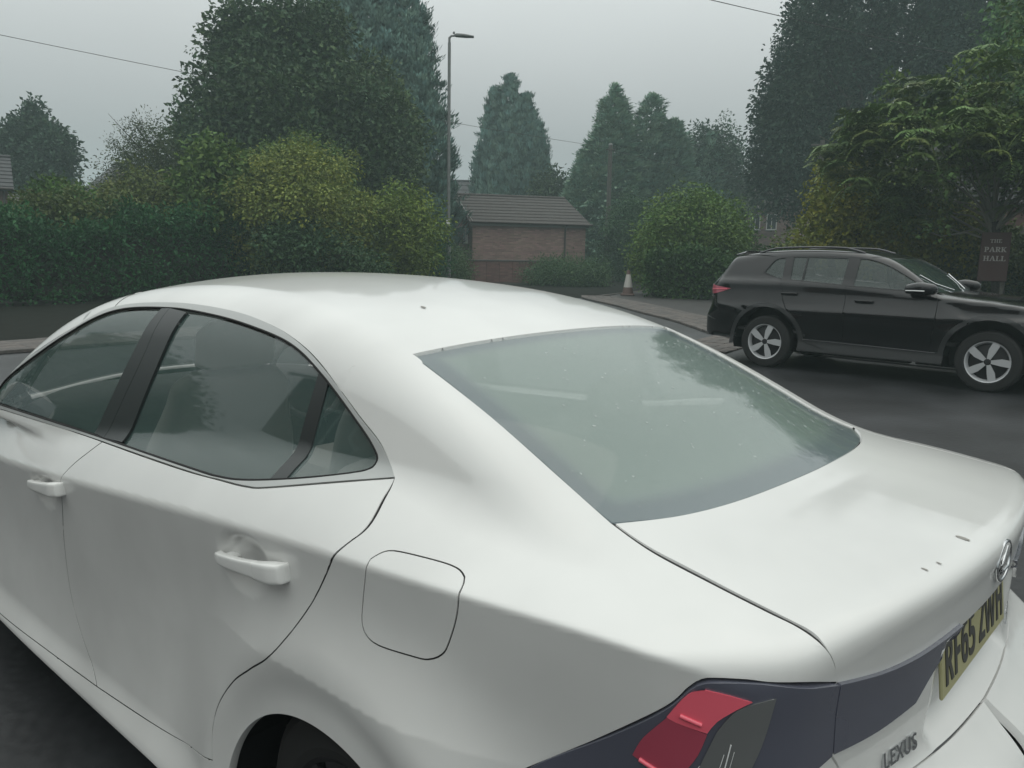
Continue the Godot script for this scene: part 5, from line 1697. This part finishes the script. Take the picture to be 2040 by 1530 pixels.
# ------------------------------------------------------------------ trees and shrubs
func build_plants() -> void:
	gaps.seed = 3
	gaps.frequency = .02
	rng.seed = 2024
	var small := leaf_clump(20, V(.34, .30, .34), .11, .06, .1, 1)
	var fine := leaf_clump(24, V(.42, .36, .42), .10, .045, .1, 2)
	var broadleaf := leaf_clump(16, V(.30, .28, .30), .13, .085, .25, 3)
	var big := leaf_clump(13, V(.34, .30, .34), .19, .13, .3, 4)
	var coarse := leaf_clump(22, V(.55, .55, .55), .20, .12, .1, 5)
	var laurel := leaf_clump(15, V(.26, .22, .26), .13, .06, .05, 6)
	var frond := frond_clump(8)
	var dark := srgb(.022, .045, .022)
	# the hedge along the far side of the main road
	hedge("long dark green hedge along the far side of the main road", [V(-18.0, 0, 16), V(-18.0, 0, 2), V(-18.2, 0, -5), V(-19.2, 0, -12), V(-20.2, 0, -18.5), V(-20.5, 0, -20.8)], 2.25, 1.7, 190, laurel, Color(.014, .046, .020))
	broad("laurel_bush", "bright mid green bush topping the hedge right of the bungalow", "bush", spot(-13.5, 24.2), 2.6, .08, [[V(0, 2.0, 0), V(1.5, 1.3, 1.2), 1.0]], 620, broadleaf, Color(.040, .068, .018), .15)
	broad("plum_bush", "dark brownish twiggy bush left of the big leafy tree", "bush", spot(-14.2, 31.0), 4.5, .12, [[V(.2, 2.6, 0), V(2.3, 2.3, 2.0), 1.0], [V(1.3, 4.4, 0), V(1.3, 1.6, 1.2), .4]], 1500, fine, Color(.040, .046, .026), .34, "", .3)
	broad("bramble_thicket", "ragged olive thicket rising out of the hedge below the plum bush", "bush", spot(-11.9, 22.3), 2.2, .06, [[V(0, 2.1, 0), V(1.2, .9, 1.0), 1.0], [V(-1.2, 1.9, .9), V(.8, .8, .7), .4]], 520, broadleaf, Color(.044, .050, .018), .3)
	broad("bramble_thicket", "ragged dark green thicket in front of the yellow shrub's foot", "bush", spot(-6.4, 23.6), 2.0, .06, [[V(0, 1.5, 0), V(1.5, .9, 1.0), 1.0], [V(1.5, 1.2, -1.1), V(1.0, .8, .8), .4]], 620, small, Color(.026, .044, .024), .3)
	# long bare-ended shoots of that bush
	var shoots := thing("branching_shrub", "sparse shrub with long bare ended shoots against the sky left of the big tree", "shrub", spot(-12.2, 30.0))
	var st := new_st()
	var tips: Array[Transform3D] = []
	for k in 16:
		var a := rng.randf_range(.2, 1.2)
		var right := -rng.randf_range(1.0, 3.6) * cos(a)
		var base := V(0, 2.0, 0)
		var tip := V(.734 * right, rng.randf_range(3.2, 6.3), -.679 * right + rng.randf_range(-1, 1))
		var m := base.lerp(tip, .5) + V(0, .7, 0)
		tube_to(st, PackedVector3Array([base, m, tip]), [.04, .022, .006], 5, false)
		for j in 15:
			var t := rng.randf_range(.25, 1.0)
			var p := base.lerp(m, t * 2.0) if t < .5 else m.lerp(tip, t * 2.0 - 1.0)
			tips.append(Transform3D(any_turn(rng.randf_range(.45, .8)), p))
	tube_to(st, PackedVector3Array([V(0, -.1, 0), V(0, 1.2, 0), V(0, 2.1, 0)]), [.1, .08, .06], 7)
	obj("stems", st.commit(), M.bark, shoots)
	foliage(shoots, "leaves", fine, tips, Color(.040, .045, .03), .3, .1, M.leaf)
	var yellow := Color(.104, .104, .030)
	broad("yellow_shrub", "large olive yellow shrub left of the lamp post, in front of the big tree", "bush", spot(-6.9, 25.5), 3.6, .12, [[V(.3, 2.8, 0), V(2.3, 1.9, 1.8), 1.0], [V(-1.2, 2.0, .6), V(1.5, 1.5, 1.2), .5]], 2300, small, yellow, .15, "", .35)
	broad("yellow_shrub", "lower olive green shrub beside the lamp post", "bush", spot(-4.0, 28.0), 2.9, .1, [[V(0, 2.0, 0), V(1.7, 1.7, 1.4), 1.0]], 1150, small, Color(.085, .10, .022), .15)
	broad("large_leaved_shrub", "large leaved bright green shrub between the plum bush and the yellow shrub", "bush", spot(-9.3, 25.5), 3.9, .1, [[V(0, 2.7, 0), V(1.15, 2.1, 1.1), 1.0]], 900, big, Color(.052, .074, .022), .12, "", .3)
	broad("brown_green_shrub", "dull brown green shrub above the hedge, left of the large leaved shrub", "bush", spot(-11.4, 25.0), 3.0, .1, [[V(0, 2.2, 0), V(1.9, 1.6, 1.4), 1.0]], 1100, small, Color(.062, .064, .024), .18)
	broad("green_topped_shrub", "mid green shrub rising behind the yellow shrub under the conifer", "bush", spot(-7.6, 28.5), 4.6, .12, [[V(.3, 3.5, 0), V(2.2, 1.8, 1.6), 1.0]], 1200, small, Color(.058, .078, .024), .2)
	# the big trees on the left
	broad("deciduous_tree", "big dark green leafy tree, tallest broadleaf left of the lamp post", "tree", spot(-9.6, 34.0), 9.5, .32, [[V(0, 5.9, 0), V(4.0, 4.2, 3.4), 1.0], [V(-1.2, 9.4, .6), V(1.7, 2.0, 1.5), .25], [V(.7, 9.3, -.8), V(1.8, 1.9, 1.6), .28], [V(2.6, 5.0, -1.6), V(2.6, 3.4, 2.2), .4], [V(-2.4, 5.0, 1.6), V(1.9, 2.4, 1.7), .3]], 6400, coarse, Color(.032, .047, .027), .30, "", .34)
	broad("deciduous_tree", "rounded olive green tree in front of the tall conifer left of the lamp post", "tree", spot(-6.6, 36.0), 6.5, .2, [[V(0, 5.4, 0), V(2.4, 3.7, 2.2), 1.0]], 2600, coarse, Color(.040, .055, .026), .18, "", .28)
	conifer("tallest dark blue green conifer with ragged edge just left of the lamp post", spot(-7.2, 42.0), [[0.0, 0.0, 15.8, 3.3, .48], [1.3, -1.2, 13.8, 2.7, .48], [-1.3, 1.2, 15.0, 2.7, .5]], 12000, srgb(.007, .011, .013), .85, .75)
	conifer("bushy dark conifer with several spiky tops behind the outbuilding roof", spot(-.45, 60.0), [[0.0, 0.0, 13.6, 2.6, .55], [-.8, .7, 12.8, 2.3, .55], [.9, -.8, 12.4, 2.5, .55], [0.0, 0.0, 11.2, 3.1, .45], [1.6, -1.4, 10.4, 1.8, .55]], 9000, srgb(.007, .011, .013), .85, .95, 1.2)
	broad("small_tree", "small rounded tree between the conifer and the outbuilding roof's right end", "tree", spot(2.35, 58.0), 5.0, .15, [[V(0, 5.2, 0), V(1.5, 1.9, 1.4), 1.0]], 420, coarse, Color(.032, .045, .028), .3)
	broad("ivy_clad_yew", "dark weeping yew with lumpy outline at the far left", "tree", spot(-26.0, 45.0), 8.6, .3, [[V(0, 3.5, 0), V(1.95, 2.9, 1.9), 1.0], [V(-.6, 6.6, .5), V(1.15, 1.3, 1.1), .35], [V(.55, 6.3, -.4), V(1.2, 1.5, 1.2), .4], [V(0, 7.9, 0), V(.4, 1.1, .4), .08]], 2600, coarse, Color(.026, .042, .032), .12, "", .25)
	# the group behind the telegraph pole
	conifer("left of the twin drooping conifers behind the telegraph pole", spot(6.3, 54.0), [[0.0, 0.0, 11.9, 3.3, .72], [-1.2, 1.0, 8.0, 2.8, .7]], 7500, srgb(.015, .022, .021), .8, -.25, .2)
	conifer("right of the twin drooping conifers behind the telegraph pole", spot(8.9, 55.0), [[0.0, 0.0, 11.6, 2.7, .6], [1.2, -1.0, 10.0, 2.6, .62]], 6500, srgb(.015, .021, .021), .8, -.15, .2)
	conifer("shorter pair of conifers right of the twins, left of the round tree", spot(11.2, 57.0), [[0.0, 0.0, 9.6, 2.2, .6], [1.6, -1.4, 9.4, 2.0, .6]], 3200, srgb(.014, .021, .021), .75, .1, .2)
	broad("round_headed_tree", "tree with dark rounded head left of the poplars", "tree", spot(13.9, 58.0), 8.5, .25, [[V(0, 7.6, 0), V(2.2, 3.1, 2.1), 1.0], [V(1.0, 5.0, -.8), V(1.9, 2.0, 1.8), .4], [V(-1.0, 4.0, .8), V(2.0, 2.6, 1.8), .5]], 1500, coarse, Color(.028, .044, .034), .30)
	broad("ivy_bush", "dark ivy covered shrub at the right end of the outbuilding", "bush", spot(6.3, 43.0), 3.0, .12, [[V(0, 2.1, 0), V(1.9, 2.3, 1.6), 1.0]], 1500, small, Color(.028, .050, .028), .1)
	broad("low_shrub", "low grey green plants at the foot of the outbuilding wall", "shrub", spot(2.4, 36.5), .8, .04, [[V(0, .5, 0), V(2.2, .65, 1.6), 1.0]], 900, fine, Color(.038, .058, .034), .1)
	broad("low_shrub", "low shrub below the left corner of the outbuilding, right of the lamp post", "shrub", spot(-2.9, 37.5), 1.4, .05, [[V(0, .7, 0), V(.9, 1.0, .9), 1.0]], 400, fine, Color(.05, .068, .034), .1)
	# the corner bush and its hedge
	broad("corner_bush", "rounded yellow green bush on the corner above the traffic cone", "bush", spot(6.35, 29.2), 3.0, .12, [[V(.1, 2.1, 0), V(1.9, 1.7, 1.6), 1.0], [V(-.7, 1.5, .8), V(1.2, 1.3, 1.1), .4]], 2300, small, Color(.062, .085, .026), .12, "", .38)
	broad("corner_bush", "darker green bush between the corner bush and the brick house", "bush", spot(7.9, 30.5), 2.0, .1, [[V(0, 1.3, 0), V(1.2, 1.3, 1.2), 1.0]], 700, small, Color(.038, .060, .026), .12)
	hedge("low dark hedge behind the traffic cone and the tail of the black car", [spot(4.75, 27.6), spot(6.6, 26.6), spot(9.0, 25.4), spot(12.0, 23.6), spot(15.5, 21.5)], 1.45, 1.3, 240, broadleaf, Color(.026, .044, .018))
	# poplars: upright plumes
	var plumes := []
	for e in [[-5.6, 9.0, 1.4, 4.4], [-4.9, 10.6, 1.5, 5.6], [-4.1, 12.0, 1.5, 6.6], [-3.0, 13.4, 1.6, 7.4], [-1.6, 14.0, 1.7, 8.4], [0.0, 14.8, 1.7, 9.0], [1.6, 14.6, 1.7, 9.0], [3.2, 14.4, 1.7, 9.0], [-4.0, 6.8, 1.8, 3.0], [-1.6, 6.6, 2.4, 4.2], [1.2, 6.2, 2.4, 4.4]]:
		plumes.append([V(.734 * e[0], e[1] * .82, -.679 * e[0]) + V(-.679, 0, -.734) * rng.randf_range(-1.2, 1.2), V(e[2] * .62, e[3] * .88, e[2] * .62), e[2] * e[3]])
	broad("poplar_tree", "huge dark fastigiate poplar with upright plumes filling the upper right", "tree", spot(18.5, 42.0), 12.0, .4, plumes, 8000, coarse, Color(.022, .034, .030), .40, "", .28)
	plumes = []
	for e in [[-2.2, 13.0, 1.6, 8.0], [-.6, 13.8, 1.6, 8.6], [1.0, 13.4, 1.6, 8.4], [2.6, 12.4, 1.6, 8.0]]:
		plumes.append([V(.734 * e[0], e[1] * .75, -.679 * e[0]), V(e[2] * .8, e[3] * .9, e[2] * .8), e[2] * e[3]])
	broad("poplar_tree", "second poplar behind the sumac at the right edge", "tree", spot(25.4, 43.0), 11.0, .4, plumes, 4200, coarse, Color(.026, .042, .03), .30, "", .28)
	# shrubs and trees in front of them
	broad("yellow_leaved_shrub", "yellow green shrub above the black car's roof, in front of the poplars", "bush", spot(9.6, 22.8), 3.6, .1, [[V(0, 2.5, 0), V(1.6, 1.6, 1.4), 1.0], [V(1.3, 1.9, -1.2), V(1.6, 1.4, 1.3), .6]], 1800, broadleaf, Color(.13, .112, .022), .2, "", .35)
	broad("olive_shrub", "dull olive shrub behind the black car's roof, right of the brick house", "bush", spot(9.2, 25.4), 2.0, .1, [[V(0, 1.2, 0), V(1.2, 1.1, 1.1), 1.0]], 700, small, Color(.066, .068, .026), .2)
	broad("olive_shrub", "dark olive shrub behind the black car's windscreen", "bush", spot(12.6, 23.0), 2.4, .1, [[V(0, 1.5, 0), V(1.9, 1.3, 1.4), 1.0]], 1000, broadleaf, Color(.062, .066, .024), .2)
	var sumac := thing("sumac_tree", "spreading tree with drooping feather like leaves and pale twigs at right", "tree", spot(11.9, 19.8))
	var where: Array[Transform3D] = []
	st = new_st()
	var st2 := new_st()
	tube_to(st, PackedVector3Array([V(0, -.1, 0), V(-.05, 1.2, .02), V(-.25, 2.4, .1)]), [.17, .14, .10], 9)
	var inner: Array[Transform3D] = []
	for k in 92:
		var a := rng.randf() * TAU
		var rr := sqrt(rng.randf())
		var c := V(-1.3 * .734, 4.0, 1.3 * .679) + V(cos(a) * 2.8 * rr, 0, sin(a) * 2.4 * rr)
		c.y += 2.1 * sqrt(1.0 - rr * rr) * rng.randf_range(-.85, 1.0)
		for j in 5:
			where.append(Transform3D((Basis(Vector3.UP, rng.randf() * TAU) * Basis(Vector3.RIGHT, rng.randf_range(-.4, .4))).scaled(Vector3.ONE * rng.randf_range(.6, 1.0)), c + V(rng.randf_range(-.45, .45), rng.randf_range(-.3, .3), rng.randf_range(-.45, .45))))
		for j in 6:
			inner.append(Transform3D(any_turn(rng.randf_range(.8, 1.2)), c * V(.9, 1, .9) + V(rng.randf_range(-.6, .6), rng.randf_range(-.5, .2), rng.randf_range(-.6, .6))))
		if k % 3 == 0:
			var root := V(-.25, rng.randf_range(1.9, 2.6), .1)
			var m := root.lerp(c, .55) + V(rng.randf_range(-.5, .5), rng.randf_range(-.3, .4), rng.randf_range(-.5, .5))
			tube_to(st2, PackedVector3Array([root, root.lerp(m, .5) + V(0, .15, 0), m, c, c + V(rng.randf_range(-.5, .5), .3, rng.randf_range(-.5, .5))]), [.04, .026, .018, .010, .005], 6, false)
	obj("trunk", st.commit(), M.bark, sumac)
	obj("branches", st2.commit(), M.twig, sumac)
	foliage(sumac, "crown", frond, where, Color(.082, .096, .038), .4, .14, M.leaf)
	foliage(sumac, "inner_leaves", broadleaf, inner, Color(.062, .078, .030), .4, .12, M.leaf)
	broad("dark_tree", "dark leafed tree with leaning trunk at the right edge beside the name board", "tree", spot(12.25, 18.9), 6.0, .24, [[V(1.4, 4.1, -1.0), V(2.4, 2.3, 2.0), 1.0], [V(.9, 6.6, -.6), V(2.0, 2.2, 1.8), .6], [V(1.9, 1.9, -1.4), V(1.6, 1.7, 1.4), .5]], 2400, broadleaf, Color(.040, .055, .022), .34)
	broad("light_tree", "tree with loose bright leaves in the upper right corner", "tree", spot(19.2, 30.0), 10.0, .22, [[V(0, 9.6, 0), V(2.6, 2.8, 2.4), 1.0], [V(.4, 6.4, 0), V(2.2, 2.4, 2.0), .6]], 1700, big, Color(.048, .085, .030), .42)
	# neighbours beyond the frame, seen in the glass
	broad("roadside_tree", "round tree beyond the right edge, mirrored in the rear window", "tree", spot(24.0, 24.0), 8.0, .25, [[V(0, 6.2, 0), V(3.0, 3.6, 2.8), 1.0]], 2200, coarse, Color(.03, .048, .025), .25)
	broad("roadside_tree", "round tree beyond the left edge, mirrored in the side windows", "tree", V(-26, 0, 14.5), 6.5, .22, [[V(0, 5.6, 0), V(3.0, 3.4, 3.0), 1.0]], 1700, coarse, Color(.03, .048, .025), .2)

# ------------------------------------------------------------------ the sky: an even grey overcast, brighter overhead
func overcast() -> PanoramaSkyMaterial:
	var n := FastNoiseLite.new()
	n.seed = 8
	n.frequency = 1.0
	n.fractal_octaves = 4
	var w := 512
	var h := 256
	var im := Image.create(w, h, false, Image.FORMAT_RGBF)
	for j in h:
		var el := PI * (.5 - (j + .5) / h)
		for i in w:
			var az := TAU * (i + .5) / w
			var s := sin(maxf(el, 0.0))
			var v := .30 + 1.12 * (1.0 - exp(-pow(s / .42, 1.6)))
			var d := Vector3(cos(el) * cos(az), sin(el) * 2.2, cos(el) * sin(az))
			v *= 1.0 + .07 * n.get_noise_3dv(d * 1.3)
			var low := exp(-s * 6.0)
			var c := Color(.95, 1.0, .985).lerp(Color(.94, .985, 1.04), low)
			if el < 0.0:
				v = lerpf(.30, .10, clampf(-el * 6.0, 0.0, 1.0))
			im.set_pixel(i, j, Color(c.r * v, c.g * v, c.b * v))
	var m := PanoramaSkyMaterial.new()
	m.panorama = ImageTexture.create_from_image(im)
	return m

func _ready() -> void:
	# camera
	var cam := Camera3D.new()
	cam.name = "camera"
	add_child(cam)
	cam.position = Vector3(4.8416, 1.5171, 1.6400)
	cam.basis = Basis(Vector3.UP, .746392) * Basis(Vector3.RIGHT, -.164975) * Basis(Vector3.BACK, .0162476)
	cam.fov = 51.166
	cam.near = .05
	cam.far = 600.0
	cam.current = true
	# sky, air and exposure
	var env := Environment.new()
	env.background_mode = Environment.BG_SKY
	env.sky = Sky.new()
	env.sky.sky_material = overcast()
	env.background_energy_multiplier = 1.0
	env.tonemap_mode = Environment.TONE_MAPPER_LINEAR
	env.tonemap_exposure = 1.0
	env.sdfgi_enabled = true
	env.ssao_enabled = true
	env.ssil_enabled = true
	env.fog_enabled = true
	env.fog_density = .0028
	env.fog_light_color = Color(.82, .91, .91)
	var we := WorldEnvironment.new()
	we.name = "air"
	we.environment = env
	add_child(we)
	# the little direct light that comes through the cloud
	var sun := DirectionalLight3D.new()
	sun.name = "sun"
	sun.light_energy = .16
	sun.light_color = Color(1.0, .97, .92)
	sun.light_angular_distance = 80.0
	sun.shadow_enabled = true
	add_child(sun)
	sun.rotation = Vector3(deg_to_rad(-68), deg_to_rad(120), 0)
	# everything else
	make_materials()
	make_tables()
	build_ground()
	build_buildings()
	build_plants()
	build_furniture()
	build_estate()
	build_saloon()
